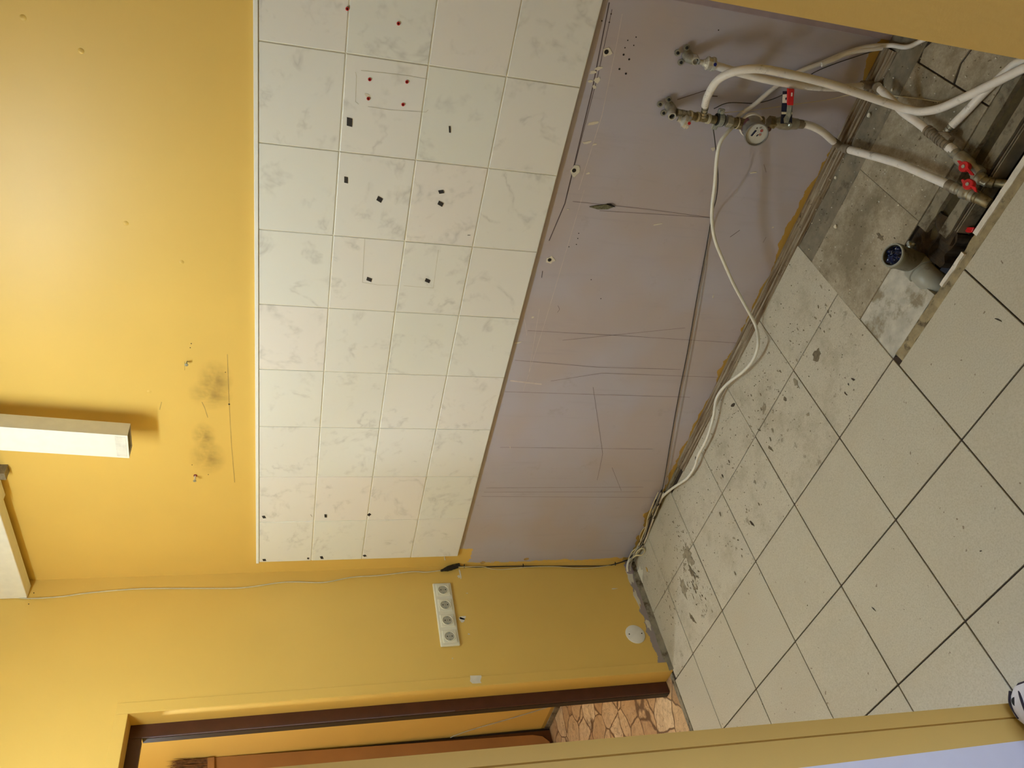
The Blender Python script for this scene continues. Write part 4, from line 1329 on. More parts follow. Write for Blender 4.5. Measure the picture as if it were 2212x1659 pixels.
def on_dial(px, py, w, h, rot, mat, name, n=4):
    c = fc + ad_ * (-0.0030)
    e1 = RT - ad_ * RT.dot(ad_)
    e1.normalize()
    e2 = ad_.cross(e1)
    if e2.dot(DN) < 0:
        e2 = -e2
    c = c + e1 * px + e2 * py
    pts = []
    for k in range(n):
        a = 2 * math.pi * (k + 0.5) / n
        s_ = 1 / math.cos(math.pi / n) if n == 4 else 1
        x, y = w / 2 * math.cos(a) * s_, h / 2 * math.sin(a) * s_
        pts.append(c + e1 * (x * math.cos(rot) - y * math.sin(rot)) + e2 * (x * math.sin(rot) + y * math.cos(rot)))
    obj(name, prism(pts, ad_ * 0.0006), mat, face)


on_dial(-0.008, -0.003, 0.0055, 0.018, 0.55, 'navy', 'counter_window')
on_dial(-0.005, -0.002, 0.0012, 0.021, 0.55, 'white_plastic', 'counter_bar')
on_dial(0.012, -0.010, 0.008, 0.008, 0, plain('dial_red', (158, 70, 62), 0.4), 'sub_dial', 14)
on_dial(0.010, 0.001, 0.007, 0.007, 0, plain('dial_pink', (172, 120, 106), 0.4), 'sub_dial', 14)
on_dial(0.003, 0.003, 0.003, 0.006, 0.7, 'navy', 'pointer')
on_dial(-0.002, -0.017, 0.003, 0.004, 0.5, plain('dial_dark', (84, 78, 74), 0.4), 'mark')
on_dial(0.008, -0.018, 0.006, 0.004, -0.3, plain('dial_mid', (120, 112, 106), 0.4), 'mark')
pg = V((2.0682, -0.0850, 0.2990))
obj('lead_seal', lathe(pg, (0, -1, 0), [(-0.004, 0), (-0.004, 0.006), (0.003, 0.006), (0.003, 0)], 12), plain('seal_brown', (92, 62, 52), 0.5), CH, smooth=True)

LV = thing('lever_valve', 'nickel ball valve with a red lever handle under the water meter', 'valve', (2.0844, -0.0500, 0.2316))
obj('union_nut', hexnut((2.0752, -0.0480, 0.2855), (2.0752, -0.0480, 0.2648), 0.0165), 'brass', LV)
obj('body', lathe((2.0768, -0.0500, 0.2695), V((2.0808, -0.0500, 0.1968)) - V((2.0768, -0.0500, 0.2695)), [(0, 0), (0, 0.0135), (0.012, 0.0140), (0.020, 0.0175), (0.045, 0.0185), (0.052, 0.0165), (0.060, 0.0155), (0.072, 0.0150), (0.072, 0)], 20), 'nickel', LV, smooth=True)
obj('press_sleeve', lathe((2.0816, -0.0500, 0.2017), V((2.0821, -0.0500, 0.1763)) - V((2.0816, -0.0500, 0.2017)), [(0, 0), (0, 0.0128), (0.024, 0.0120), (0.024, 0)], 16), 'fitting', LV, smooth=True)
stem = V((2.0908, -0.0700, 0.2480))
obj('stem', lathe(stem + Vector((0, 0.02, 0)), (0, -1, 0), [(0, 0.008), (0.022, 0.007), (0.022, 0)], 12), 'nickel', LV, smooth=True)
lev = [(2.0933, -0.0940, 0.2675), (2.0949, -0.0940, 0.2551), (2.1077, -0.0940, 0.2571), (2.1181, -0.0940, 0.2565), (2.1460, -0.0980, 0.2711), (2.1442, -0.0980, 0.2845), (2.1161, -0.0940, 0.2715), (2.1053, -0.0940, 0.2749)]
obj('lever', prism(lev, (0, 0.0025, 0)), 'steel', LV, bevel=0.0006)
gr1 = [(2.1429, -0.0980, 0.2846), (2.1451, -0.0980, 0.2678), (2.1883, -0.1040, 0.2891), (2.1868, -0.1040, 0.3088)]
grip = obj('grip', prism([V(p) + Vector((0, -0.0035, 0)) for p in gr1], (0, 0.008, 0)), 'red', LV, bevel=0.002, label='red plastic sleeve on the lever')
pr = [(2.1788, -0.1072, 0.2952), (2.1794, -0.1072, 0.2912), (2.1697, -0.1062, 0.2866), (2.1692, -0.1062, 0.2906)]
obj('print', prism(pr, (0, -0.0004, 0)), 'white_plastic', grip)
obj('nut', lathe(stem + Vector((0, -0.002, 0)), (0, -1, 0), [(0, 0.0062), (0.024, 0.0062), (0.026, 0.004), (0.026, 0)], 6), 'steel', LV)
TG = thing('valve_tag', 'navy and white paper tag standing behind the red lever', 'tag', (2.0953, -0.0850, 0.2624))
tg = [(2.0886, -0.0880, 0.2738), (2.0930, -0.0880, 0.2393), (2.1795, -0.0960, 0.2854), (2.1757, -0.0960, 0.3133)]
obj('card', prism(tg, (0, 0.0008, 0)), 'navy', TG)
w1 = [(2.1454, -0.0935, 0.2993), (2.1473, -0.0935, 0.2852), (2.1704, -0.0955, 0.2963), (2.1674, -0.0955, 0.3097)]
obj('white_field', prism([V(p) + Vector((0, -0.0010, 0)) for p in w1], (0, 0.0006, 0)), 'white_plastic', TG)
w1 = [(2.1150, -0.0910, 0.2853), (2.1191, -0.0910, 0.2540), (2.1247, -0.0915, 0.2571), (2.1212, -0.0915, 0.2886)]
obj('white_field', prism([V(p) + Vector((0, -0.0010, 0)) for p in w1], (0, 0.0006, 0)), 'cream_plastic', TG)
w1 = [(2.1593, -0.0965, 0.2984), (2.1622, -0.0965, 0.2956), (2.1575, -0.0965, 0.2932), (2.1536, -0.0965, 0.2942)]
obj('printed_mark', prism([V(p) + Vector((0, -0.0006, 0)) for p in w1], (0, 0.0005, 0)), 'navy', TG)

# elbows at the skirting
EL = thing('pipe_elbow', 'brown press elbow at the skirting, upper of the two, fed by the long pipe', 'fitting', (2.2101, -0.0300, -0.0003))
a_, b_ = V((2.2044, -0.0300, 0.0411)), V((2.2096, -0.0280, 0.0074))
obj('collar', lathe(a_, b_ - a_, [(0, 0), (0, 0.0125), (0.030, 0.0120), (0.032, 0.0105), (0.036, 0.0105), (0.036, 0)], 16), 'fitting', EL, smooth=True)
obj('bend', tube([(2.2088, -0.0280, 0.0131), (2.2106, -0.0290, 0.0025), (2.2102, -0.0370, -0.0004), (2.2107, -0.0500, 0.0036)], 0.0105, 12), 'fitting', EL, smooth=True)
obj('collar', lathe((2.2111, -0.0440, 0.0030), V((2.2224, -0.1100, 0.0400)) - V((2.2111, -0.0440, 0.0030)), [(0, 0), (0, 0.0128), (0.016, 0.0128), (0.016, 0)], 16), 'fitting', EL, smooth=True)
EL = thing('pipe_elbow', 'brown press elbow at the skirting, lower of the two, below the lever valve', 'fitting', (2.0320, -0.0400, 0.0208))
a_, b_ = V((2.0461, -0.0400, 0.0556)), V((2.0340, -0.0360, 0.0244))
obj('collar', lathe(a_, b_ - a_, [(0, 0), (0, 0.0108), ((b_ - a_).length, 0.0105), ((b_ - a_).length, 0)], 16), 'fitting', EL, smooth=True)
obj('bend', tube([(2.0353, -0.0370, 0.0289), (2.0312, -0.0380, 0.0193), (2.0318, -0.0480, 0.0175), (2.0353, -0.0620, 0.0182)], 0.0105, 12), 'fitting', EL, smooth=True)
obj('collar', lathe((2.0409, -0.0746, 0.0320), V((2.0474, -0.1034, 0.0310)) - V((2.0409, -0.0746, 0.0320)), [(0, 0), (0, 0.0128), (0.022, 0.0125), (0.022, 0)], 16), 'fitting', EL, smooth=True)

# ribbed tee chain to the upper red valve
TC = thing('pipe_tee', 'ribbed grey tee with press rings lying on the dusty floor above the red valves', 'fitting', (2.2067, -0.3804, 0.0300))
chain = [((2.2076, -0.3323, 0.0340), (2.2070, -0.3552, 0.0330), 0.0135), ((2.2070, -0.3552, 0.0330), (2.2067, -0.3755, 0.0320), 0.0125), ((2.2067, -0.3755, 0.0320), (2.2057, -0.3942, 0.0310), 0.0140), ((2.2057, -0.3942, 0.0310), (2.2047, -0.4201, 0.0300), 0.0130)]
for a, b, r in chain:
    obj('press_ring', ringed(a, b, r, 2, 0.84), 'fitting', TC, smooth=True)
obj('branch', ringed((2.2155, -0.3809, 0.0280), (2.2445, -0.3866, 0.0230), 0.0085, 4, 0.78), 'nickel', TC, smooth=True)
obj('run', tube([(2.2123, -0.3714, 0.0300), (2.2199, -0.3858, 0.0290), (2.2194, -0.4131, 0.0280)], 0.009, 10), 'fitting', TC, smooth=True)
pipe('water_pipe', [(2.2040, -0.4157, 0.0290), (2.2035, -0.4297, 0.0280), (2.2018, -0.4410, 0.0270)], 0.0115, 'stub of white pipe between the ribbed tee and the upper red valve', 'pipe', group=PG)


def wing_valve(label, p0, p1, hub, wingpts, tail, th):
    t = thing('wing_valve', label, 'valve', tuple(hub))
    p0, p1 = V(p0), V(p1)
    L = (p1 - p0).length
    obj('body', lathe(p0, p1 - p0, [(0, 0), (0, 0.0135), (0.012, 0.0135), (0.014, 0.0115), (0.020, 0.0115), (0.026, 0.0165), (L * 0.6, 0.0165), (L * 0.66, 0.0125), (L * 0.8, 0.0125), (L * 0.82, 0.0155), (L - 0.001, 0.0155), (L, 0)], 18), 'nickel', t, smooth=True)
    h = V(hub)
    up = th
    obj('stem', lathe(h - up * 0.022, up, [(0, 0.0075), (0.018, 0.0070), (0.018, 0)], 12), 'nickel', t, smooth=True)
    hd = obj('wing_handle', lathe(h - up * 0.012, up, [(0, 0.0110), (0.014, 0.0125), (0.016, 0.011), (0.016, 0)], 16), 'red', t, smooth=True)
    for w in wingpts:
        obj('wing', prism([V(p) for p in w], -up * 0.006), 'red', hd, bevel=0.0015)
    obj('screw', lathe(h + up * 0.003, up, [(0, 0.0045), (0.003, 0.004), (0.003, 0)], 10), 'steel', hd, smooth=True)
    for a, b, r, mt, nm in tail:
        a, b = V(a), V(b)
        obj(nm, lathe(a, b - a, [(0, 0), (0, r), ((b - a).length * 0.9, r * 0.96), ((b - a).length, r * 0.8), ((b - a).length, 0)], 16), mt, t, smooth=True)
    return t


up = Vector((0.15, -0.25, 1)).normalized()
wing_valve('upper brass valve with a red butterfly handle over the pit', (2.2003, -0.4323, 0.0250), (2.1903, -0.5353, 0.0150), (2.1972, -0.5158, 0.0520),
           [[(2.1990, -0.4894, 0.0560), (2.2033, -0.4960, 0.0560), (2.2037, -0.5106, 0.0540), (2.1978, -0.5127, 0.0540), (2.1948, -0.5044, 0.0550)], [(2.2052, -0.5232, 0.0540), (2.2000, -0.5314, 0.0540), (2.1984, -0.5569, 0.0580), (2.1955, -0.5579, 0.0580), (2.1928, -0.5502, 0.0580), (2.1934, -0.5273, 0.0540)]],
           [((2.1856, -0.5211, 0.0140), (2.1825, -0.5465, 0.0100), 0.0145, 'nickel', 'sleeve'), ((2.1821, -0.5434, 0.0100), (2.1814, -0.5568, 0.0040), 0.011, 'nickel', 'sleeve'), ((2.1820, -0.5479, 0.0000), (2.1846, -0.5600, -0.0100), 0.012, 'brass', 'elbow'), ((2.1843, -0.5544, -0.0120), (2.2026, -0.5995, -0.0200), 0.0095, 'brass', 'tail_pipe')], up)
wing_valve('lower brass valve with a red butterfly handle at the end of the thick pipe', (2.1386, -0.5003, 0.0300), (2.1480, -0.5613, 0.0180), (2.1747, -0.5601, 0.0580),
           [[(2.1739, -0.5366, 0.0620), (2.1785, -0.5411, 0.0620), (2.1770, -0.5537, 0.0600), (2.1711, -0.5558, 0.0600), (2.1686, -0.5442, 0.0600)], [(2.1740, -0.5703, 0.0600), (2.1775, -0.5704, 0.0600), (2.1805, -0.5855, 0.0620), (2.1729, -0.5975, 0.0620), (2.1715, -0.5904, 0.0620)]],
           [((2.1363, -0.4824, 0.0330), (2.1390, -0.5035, 0.0300), 0.0135, 'fitting', 'press_sleeve'), ((2.1453, -0.5454, 0.0200), (2.1477, -0.5667, 0.0140), 0.0150, 'brass', 'sleeve'), ((2.1479, -0.5648, 0.0140), (2.1483, -0.5918, 0.0020), 0.0135, 'brass', 'nozzle')], up)
# third red handle deep in the pit
t = thing('wing_valve', 'half hidden valve with a red handle down in the dark pit', 'valve', (2.0574, -0.5519, -0.0300))
obj('body', lathe((2.0503, -0.4998, -0.0550), V((2.0478, -0.5468, -0.0550)) - V((2.0503, -0.4998, -0.0550)), [(0, 0), (0, 0.012), (0.03, 0.014), (0.05, 0.012), (0.05, 0)], 12), 'brass', t, smooth=True)
obj('wing_handle', prism([(2.0608, -0.5371, -0.0220), (2.0642, -0.5502, -0.0180), (2.0680, -0.5560, -0.0220), (2.0771, -0.5724, -0.0180), (2.0705, -0.5734, -0.0220), (2.0630, -0.5714, -0.0220), (2.0561, -0.5598, -0.0220), (2.0553, -0.5496, -0.0220)], (0, 0, -0.007)), 'red', t, bevel=0.001)
# rubble in the pit
rb = random.Random(12)
for k in range(34):
    if k < 6:
        px, py, pz, s_ = 2.36 + rb.uniform(-0.03, 0.10), -0.575 + rb.uniform(-0.02, 0.02), -0.02 + rb.uniform(-0.02, 0.0), 0.016
    else:
        px, py, pz, s_ = rb.uniform(1.93, 2.16), rb.uniform(-0.59, -0.53), -0.105 + rb.uniform(-0.01, 0.015), rb.uniform(0.004, 0.010)
    bm = bmesh.new()
    bmesh.ops.create_icosphere(bm, subdivisions=1, radius=s_)
    for v_ in bm.verts:
        v_.co *= 1 + 0.35 * noise.noise(v_.co * 60 + Vector((k, 0, 0)))
        v_.co.z *= 0.7
    bmesh.ops.translate(bm, verts=bm.verts, vec=(px, py, pz))
    obj('stone', bm, 'concrete_mid' if k % 3 else 'brown_dirt', floor, loc=(px, py, pz))

# ------------------------------------------------------------------ drain pipe with a bag stuffed in
DR = thing('drain_pipe', 'grey plastic drain pipe rising from the pit with a blue bag stuffed in its mouth', 'pipe', (1.9329, -0.5149, 0.0000))
top = V((1.9441, -0.4987, 0.0850))
bot = V((1.9200, -0.4885, -0.0300))
ax_ = (bot - top).normalized()
Ld = (bot - top).length
obj('riser', lathe(top, ax_, [(0.0, 0.0262), (0.0, 0.0300), (0.004, 0.0318), (0.018, 0.0318), (0.022, 0.0300), (0.060, 0.0298), (0.064, 0.0280), (Ld, 0.0275), (Ld, 0)], 32), 'drain_dirty', DR, smooth=True)
obj('lip_ring', lathe(top, ax_, [(0.002, 0.0264), (-0.0015, 0.0268), (-0.0015, 0.0300), (0.002, 0.0312)], 32), 'drain_grey', DR, smooth=True)
e0 = V((1.9156, -0.4973, -0.0120))
e1_ = V((1.9109, -0.5388, -0.0180))
e2_ = V((1.8999, -0.5772, -0.0500))
obj('socket_ring', lathe(e0, e1_ - e0, [(-0.004, 0), (-0.004, 0.0335), (0.000, 0.0355), (0.018, 0.0355), (0.020, 0.031), (0.02, 0)], 32), 'drain_grey', DR, smooth=True)
obj('bend', tube([e0, e0.lerp(e1_, 0.7), e1_, e1_.lerp(e2_, 0.5), e2_, e2_ + Vector((0.0, -0.06, -0.03))], 0.0315, 28, 7), 'drain_grey', DR, smooth=True)
BG = thing('stuffed_bag', 'crumpled dark blue plastic bag plugging the drain pipe mouth', 'bag', tuple(top))
bm = bmesh.new()
d_, u_, w_ = frame_of(ax_)
N1, N2 = 9, 40
rows = []
for i in range(N1):
    r = 0.0258 * i / (N1 - 1)
    row = []
    for k in range(N2):
        a = 2 * math.pi * k / N2
        pp = top + (u_ * math.cos(a) + w_ * math.sin(a)) * r
        hgt = 0.006 * noise.noise(Vector((math.cos(a) * 2.2 + r * 130, math.sin(a) * 3.2, r * 60))) + 0.003 * math.sin(5 * a + r * 160) - 0.005
        row.append(bm.verts.new(pp - ax_ * hgt * (0.4 + r / 0.026) + ax_ * 0.002))
    rows.append(row)
for a, b in zip(rows, rows[1:]):
    for k in range(N2):
        l = (k + 1) % N2
        bm.faces.new((a[k], a[l], b[l], b[k]))
o = obj('crumpled_film', bm, 'bag', BG)
# bits of torn foil next to the riser
t = (1.9533, -0.4497, 0.0000)
bm = bmesh.new()
bmesh.ops.create_icosphere(bm, subdivisions=2, radius=0.011)
for v_ in bm.verts:
    v_.co *= 1 + 0.5 * noise.noise(v_.co * 160)
bmesh.ops.translate(bm, verts=bm.verts, vec=t)
o = obj('crumpled_scrap', bm, 'steel', loc=t)
tag(o, 'small crumpled silvery scrap beside the grey drain pipe', 'debris')

# ------------------------------------------------------------------ cables on the back wall
pipe('power_cable', [(2.0466, -0.0450, 0.3839), (2.0321, -0.0600, 0.4031), (2.0052, -0.0700, 0.4177), (1.9604, -0.0750, 0.4112), (1.8874, -0.0800, 0.3889), (1.8325, -0.0850, 0.3759), (1.7739, -0.0850, 0.3532), (1.7114, -0.0800, 0.3143), (1.6504, -0.0750, 0.2626), (1.5637, -0.0700, 0.1853), (1.4875, -0.0700, 0.1108), (1.4049, -0.0750, 0.0316),
     (1.3851, -0.1444, 0.0450), (1.3244, -0.1553, 0.0400), (1.2467, -0.1310, 0.0350), (1.1475, -0.0835, 0.0350), (1.0656, -0.0673, 0.0350), (0.9957, -0.0921, 0.0300), (0.9103, -0.1155, 0.0300), (0.8115, -0.1166, 0.0300), (0.7528, -0.1223, 0.0250), (0.6723, -0.1071, 0.0220), (0.5670, -0.0602, 0.0220), (0.4706, -0.0238, 0.0220), (0.4226, -0.0183, 0.0200)],
     0.0052, 'white power cable winding down the lilac wall and along the skirting', 'cable', 'cable_white', 10)
pipe('earth_wire', [(2.0320, -0.0460, 0.4388), (1.9958, -0.0500, 0.4197), (1.9457, -0.0550, 0.3951), (1.8913, -0.0550, 0.3694), (1.8269, -0.0400, 0.3422), (1.7597, -0.0120, 0.3166), (1.6262, -0.0040, 0.2814), (1.4583, -0.0030, 0.2441), (1.2232, -0.0030, 0.1896), (1.0264, -0.0030, 0.1481), (0.7965, -0.0030, 0.0957), (0.5694, -0.0040, 0.0419), (0.4546, -0.0100, 0.0198)],
     0.0014, 'thin black wire from the pipe clamp slanting down the lilac wall', 'wire', 'cable_black', 6)
pipe('thin_wire', [(1.7155, -0.0030, 0.3043), (1.5315, -0.0030, 0.2494), (1.2652, -0.0030, 0.1859), (1.0271, -0.0030, 0.1312), (0.7451, -0.0030, 0.0666), (0.4829, -0.0040, 0.0063)],
     0.0008, 'second hair-thin wire parallel to the slanting black wire', 'wire', 'cable_grey', 6)
# bundle in the corner
BN = 'cables of the corner bundle'
def near(pts, dx=0, dy=0, dz=0, amp=0.0, seed=0, r=None):
    rr = random.Random(seed)
    return [V(p) + Vector((dx + rr.uniform(-amp, amp), dy + rr.uniform(-amp, amp), dz + rr.uniform(-amp, amp))) for p in pts]


trunk = [(0.4933, -0.0180, 0.0280), (0.4044, -0.0180, 0.0242), (0.3340, -0.0180, 0.0191), (0.2551, -0.0180, 0.0093), (0.1930, -0.0200, 0.0065), (0.1363, -0.0220, 0.0082), (0.0990, -0.0240, 0.0168), (0.0517, -0.0240, 0.0239), (-0.0011, -0.0260, 0.0233)]
pipe('bundled_cable', near(trunk, 0, -0.006, 0.000, 0.002, 1), 0.0052, 'thickest white cable in the bundle in the room corner', 'cable', 'cable_white', 8, BN)
pipe('bundled_cable', near(trunk, 0.0, 0.004, 0.006, 0.003, 2), 0.0030, 'dark cable on the wall side of the corner bundle', 'cable', 'cable_black', 6, BN)
pipe('bundled_cable', near(trunk, 0.002, -0.001, -0.006, 0.003, 3), 0.0032, 'black cable on the floor side of the corner bundle', 'cable', 'cable_black', 6, BN)
pipe('bundled_cable', near(trunk, 0, 0.0, 0.011, 0.004, 4), 0.0026, 'grey cable running on top of the corner bundle', 'cable', 'cable_grey', 6, BN)
pipe('bundled_cable', near(trunk, -0.002, -0.002, 0.018, 0.004, 5), 0.0022, 'cream cable highest on the wall in the corner bundle', 'cable', 'cable_cream', 6, BN)
pipe('bundled_cable', near(trunk, 0.004, -0.010, 0.007, 0.004, 6), 0.0018, 'thin black wire winding over the front of the corner bundle', 'cable', 'cable_black', 6, BN)
pipe('bundled_cable', [(0.3888, -0.0200, 0.0346), (0.2832, -0.0150, 0.0114), (0.2419, -0.0120, 0.0294), (0.1902, -0.0120, 0.0297), (0.1594, -0.0140, 0.0156), (0.1401, -0.0200, 0.0020)], 0.0016, 'cream wire bowing away from the corner bundle onto the wall', 'cable', 'cable_cream', 6, BN)
pipe('bundled_cable', [(0.0600, -0.0350, 0.0302), (0.0936, -0.0450, 0.0265), (0.1026, -0.0500, 0.0040), (0.1293, -0.0550, 0.0012), (0.1531, -0.0550, 0.0116), (0.1503, -0.0500, 0.0224), (0.1274, -0.0450, 0.0287), (0.1005, -0.0400, 0.0271)], 0.0036, 'cream cable making a small loop at the foot of the corner bundle', 'cable', 'cable_cream', 8, BN)
pipe('bundled_cable', [(0.1407, -0.0300, 0.0237), (0.1076, -0.0350, 0.0323), (0.0701, -0.0350, 0.0290), (0.0395, -0.0400, 0.0342)], 0.0042, 'pale cable just left of the small loop', 'cable', 'cable_grey', 8, BN)
pipe('bundled_cable', [(0.0565, -0.0300, 0.0274), (0.0609, -0.0500, 0.0535), (0.0405, -0.0650, 0.0585), (0.0195, -0.0750, 0.0527)], 0.0050, 'white cable end hanging at the very corner', 'cable', 'cable_white', 8, BN)
pipe('bundled_cable', [(0.0560, -0.0300, 0.0181), (0.0499, -0.0500, 0.0386), (0.0327, -0.0650, 0.0424), (0.0214, -0.0720, 0.0387)], 0.0032, 'grey cable end beside the white one at the very corner', 'cable', 'cable_grey', 8, BN)
for k, (a, lab) in enumerate((((0.4225, -0.0180, 0.0306), 'uppermost twisted black tie on the corner bundle'), ((0.3371, -0.0180, 0.0202), 'second twisted black tie down the corner bundle'), ((0.1564, -0.0220, 0.0127), 'loose curled black tie in the middle of the corner bundle'), ((0.0566, -0.0300, 0.0297), 'lowest black tie with spread ends at the corner bundle'))):
    bm = bmesh.new()
    for q in range(2):
        pts = []
        for s in range(14):
            an = 2 * math.pi * s / 12 + q
            pts.append(V(a) + Vector((0.014 * math.cos(an) , 0.012 * math.sin(an), 0.006 * math.cos(an * 0.5 + q) + q * 0.004)))
        bm_tube(bm, pts, 0.0013, 6, 3)
    rr = random.Random(k)
    for q in range(2):
        e = V(a) + Vector((rr.uniform(-0.02, 0.02), -0.012, rr.uniform(0.0, 0.026)))
        bm_tube(bm, [V(a), V(a).lerp(e, 0.5) + Vector((0.004, 0, 0.003)), e], 0.0011, 6, 3)
    o = obj('twist_tie', bm, 'cable_black', loc=a, smooth=True)
    tag(o, lab, 'cable tie', 'black ties around the corner bundle')

# cable up the corner on the left wall
pipe('signal_cable', [(0.0040, -0.0708, 2.5570), (0.0040, -0.0719, 2.4978), (0.0040, -0.0830, 2.4356), (0.0050, -0.0813, 2.3302), (0.0040, -0.0691, 2.2403), (0.0040, -0.0592, 2.0677), (0.0040, -0.0667, 1.8698), (0.0040, -0.0728, 1.6999), (0.0040, -0.0557, 1.5611), (0.0040, -0.0546, 1.4899), (0.0040, -0.0618, 1.3813), (0.0040, -0.0422, 1.2700), (0.0040, -0.0381, 1.1565), (0.0040, -0.0255, 1.0203), (0.0040, -0.0303, 0.9617), (0.0060, -0.0252, 0.8919)],
     0.0022, 'thin grey cable running down the left wall next to the corner', 'cable', 'cable_pale', 8)
bm = bmesh.new()
pa, pb = V((0.0100, -0.0302, 0.8991)), V((0.0100, -0.0051, 0.8153))
bm_tube(bm, [pa, pa.lerp(pb, 0.25), pa.lerp(pb, 0.6), pb], lambda t: 0.0045 + 0.0065 * min(1, t * 1.8) - 0.001 * math.sin(t * 9), 12, 8)
for v_ in bm.verts:
    v_.co += Vector((1, 1, 1)) * 0.0016 * noise.noise(v_.co * 160)
o = obj('taped_joint', bm, 'black_tape', loc=tuple(pa), smooth=True)
tag(o, 'black taped cable joint near the lower left corner of the white tiles', 'cable joint')
pipe('signal_cable', [(0.0100, -0.0095, 0.8240), (0.0080, -0.0117, 0.7935), (0.0060, -0.0149, 0.7383), (0.0060, -0.0158, 0.6557), (0.0060, -0.0184, 0.5299), (0.0060, -0.0236, 0.4023), (0.0060, -0.0297, 0.2503), (0.0060, -0.0316, 0.1390), (0.0120, -0.0210, 0.0695), (0.0160, -0.0055, 0.0153)],
     0.0024, 'thin black cable from the taped joint down to the corner bundle', 'cable', 'cable_black', 8)
pipe('signal_cable', [(0.0120, -0.0159, 0.8211), (0.0100, -0.0162, 0.7187), (0.0060, -0.0271, 0.6743), (0.0050, -0.0312, 0.6166), (0.0080, -0.0256, 0.5106), (0.0080, -0.0283, 0.3822), (0.0040, -0.0401, 0.2637), (0.0060, -0.0357, 0.1627), (0.0080, -0.0273, 0.0930)],
     0.0017, 'thin cream wire twisting beside the black cable below the taped joint', 'cable', 'cable_cream', 6)
for (c, lab) in (((0.0080, -0.0117, 0.7935), 'black cable tie just below the taped joint'), ((0.0060, -0.0184, 0.5299), 'black cable tie halfway down the left wall cable'), ((0.0080, -0.0272, 0.0953), 'black cable tie just above the corner bundle')):
    bm = bmesh.new()
    bm_lathe(bm, V(c) - Vector((0, 0, 0.0015)), (0, 0, 1), [(0, 0.0042), (0, 0.0052), (0.003, 0.0052), (0.003, 0.0042)], 12)
    bm_box(bm, (c[0] + 0.003, c[1] - 0.002, c[2] - 0.002), (c[0] + 0.006, c[1] + 0.009, c[2] + 0.001))
    o = obj('cable_tie', bm, 'rubber', loc=c)
    tag(o, lab, 'cable tie')
for k, c in enumerate(((0.0040, 0.0000, 0.7108), (0.0204, 0.0000, 0.5166))):
    decal_y('tape_scrap', rag_poly(c[0] + 0.012, c[2], 0.010, 0.012, 6, 0.2, 0.3, k), plain('old_tape', (196, 160, 100), 0.2), 0.0012)
for k, (c) in enumerate(((0.0000, -0.0572, 2.4228), (0.0000, -0.0827, 2.4289), (0.0000, -0.1042, 2.4283))):
    obj('pin_hole', lathe((0.0001, c[1], c[2]), (1, 0, 0), [(0, 0.002), (0.0008, 0.002), (0.0008, 0)], 8), 'hole', wall_left)
# plastered corner mess at the floor
decal_x('filler_smear', rag_poly(-0.05, 0.03, 0.03, 0.022, 14, 0.4, 0, 61), 'lilac_patch', 0.003)
bm = bmesh.new()
c = (0.0354, -0.0986, 0.0000)
bm_prism(bm, [(x, y, 0.001) for x, y in rag_poly(c[0] - 0.01, c[1], 0.028, 0.030, 14, 0.35, 0, 62)], (0, 0, -0.002))
obj('filler_smear', bm, 'chip_white', floor)
c = (0.0955, -0.1245, 0.0000)
bm = bmesh.new()
bm_prism(bm, [(x, y, 0.0018) for x, y in rag_poly(c[0], c[1], 0.006, 0.013, 9, 0.3, 0, 63)], (0, 0, -0.0015))
obj('paint_flake', bm, 'yellow_flake', floor)

# ------------------------------------------------------------------ beyond the doorway
DL = thing('wardrobe', 'tall orange brown wardrobe side with a dark slotted rail, seen through the doorway', 'wardrobe', (-1.62, -0.4, 0))
pa, pb, pc, pd = V((-1.6000, -0.0005, 1.8843)), V((-1.6000, -0.0469, 0.1218)), V((-1.6000, -0.0606, 0.0626)), V((-1.6000, -0.0967, 0.0255))
bm = bmesh.new()
poly = [pa, pb, pc, pd, Vector((-1.60, -0.80, pd.z)), Vector((-1.60, -0.80, pa.z))]
bm_prism(bm, poly, (-0.03, 0, 0))
bmesh.ops.recalc_face_normals(bm, faces=bm.faces)
obj('panel', bm, 'orange_wood', DL, bevel=0.003)
FB = DL
bm = bmesh.new()
bm_box(bm, (-1.69, -0.9, 0.0), (-1.632, -0.015, 1.895))
obj('rail', bm, plain('dark_wood', (84, 48, 22), 0.5), FB)
bm = bmesh.new()
bm_box(bm, (-1.69, -0.016, 0.0), (-1.63, -0.004, 1.6))
obj('gap_strip', bm, 'frame_dark', FB)  # near-black strip filling the gap beside the panel
# upright fringed brush above the panel
BR = thing('broom_head', 'brown bristle broom head upside down above the orange panel in the corridor', 'broom', (-1.6000, -0.0337, 1.8858))
b0, b1 = V((-1.5800, -0.0086, 1.8918)), V((-1.5800, -0.0940, 1.8839))
obj('block', prism([b0, b1, b1 + Vector((-0.04, 0, 0)), b0 + Vector((-0.04, 0, 0))], (0, 0, -0.035)), 'orange_wood', BR, bevel=0.003)
bm = bmesh.new()
rr = random.Random(3)
for k in range(420):
    t_ = rr.random()
    s_ = b0.lerp(b1, t_) + Vector((rr.uniform(-0.045, 0.0), 0, 0))
    hgt = 0.17 + rr.uniform(-0.03, 0.02) + 0.02 * math.sin(t_ * 9)
    e = s_ + Vector((rr.uniform(-0.02, 0.02), rr.uniform(-0.02, 0.025), hgt))
    w_2 = 0.0016
    m0 = s_.lerp(e, 0.5) + Vector((0, rr.uniform(-0.006, 0.006), 0))
    vs_ = [bm.verts.new(s_ + Vector((0, -w_2, 0))), bm.verts.new(s_ + Vector((0, w_2, 0))), bm.verts.new(m0 + Vector((0, w_2, 0))), bm.verts.new(m0 + Vector((0, -w_2, 0))), bm.verts.new(e)]
    bm.faces.new(vs_[:4])
    bm.faces.new((vs_[3], vs_[2], vs_[4]))
o = obj('bristles', bm, 'bristle', BR)
o['kind'] = 'stuff'
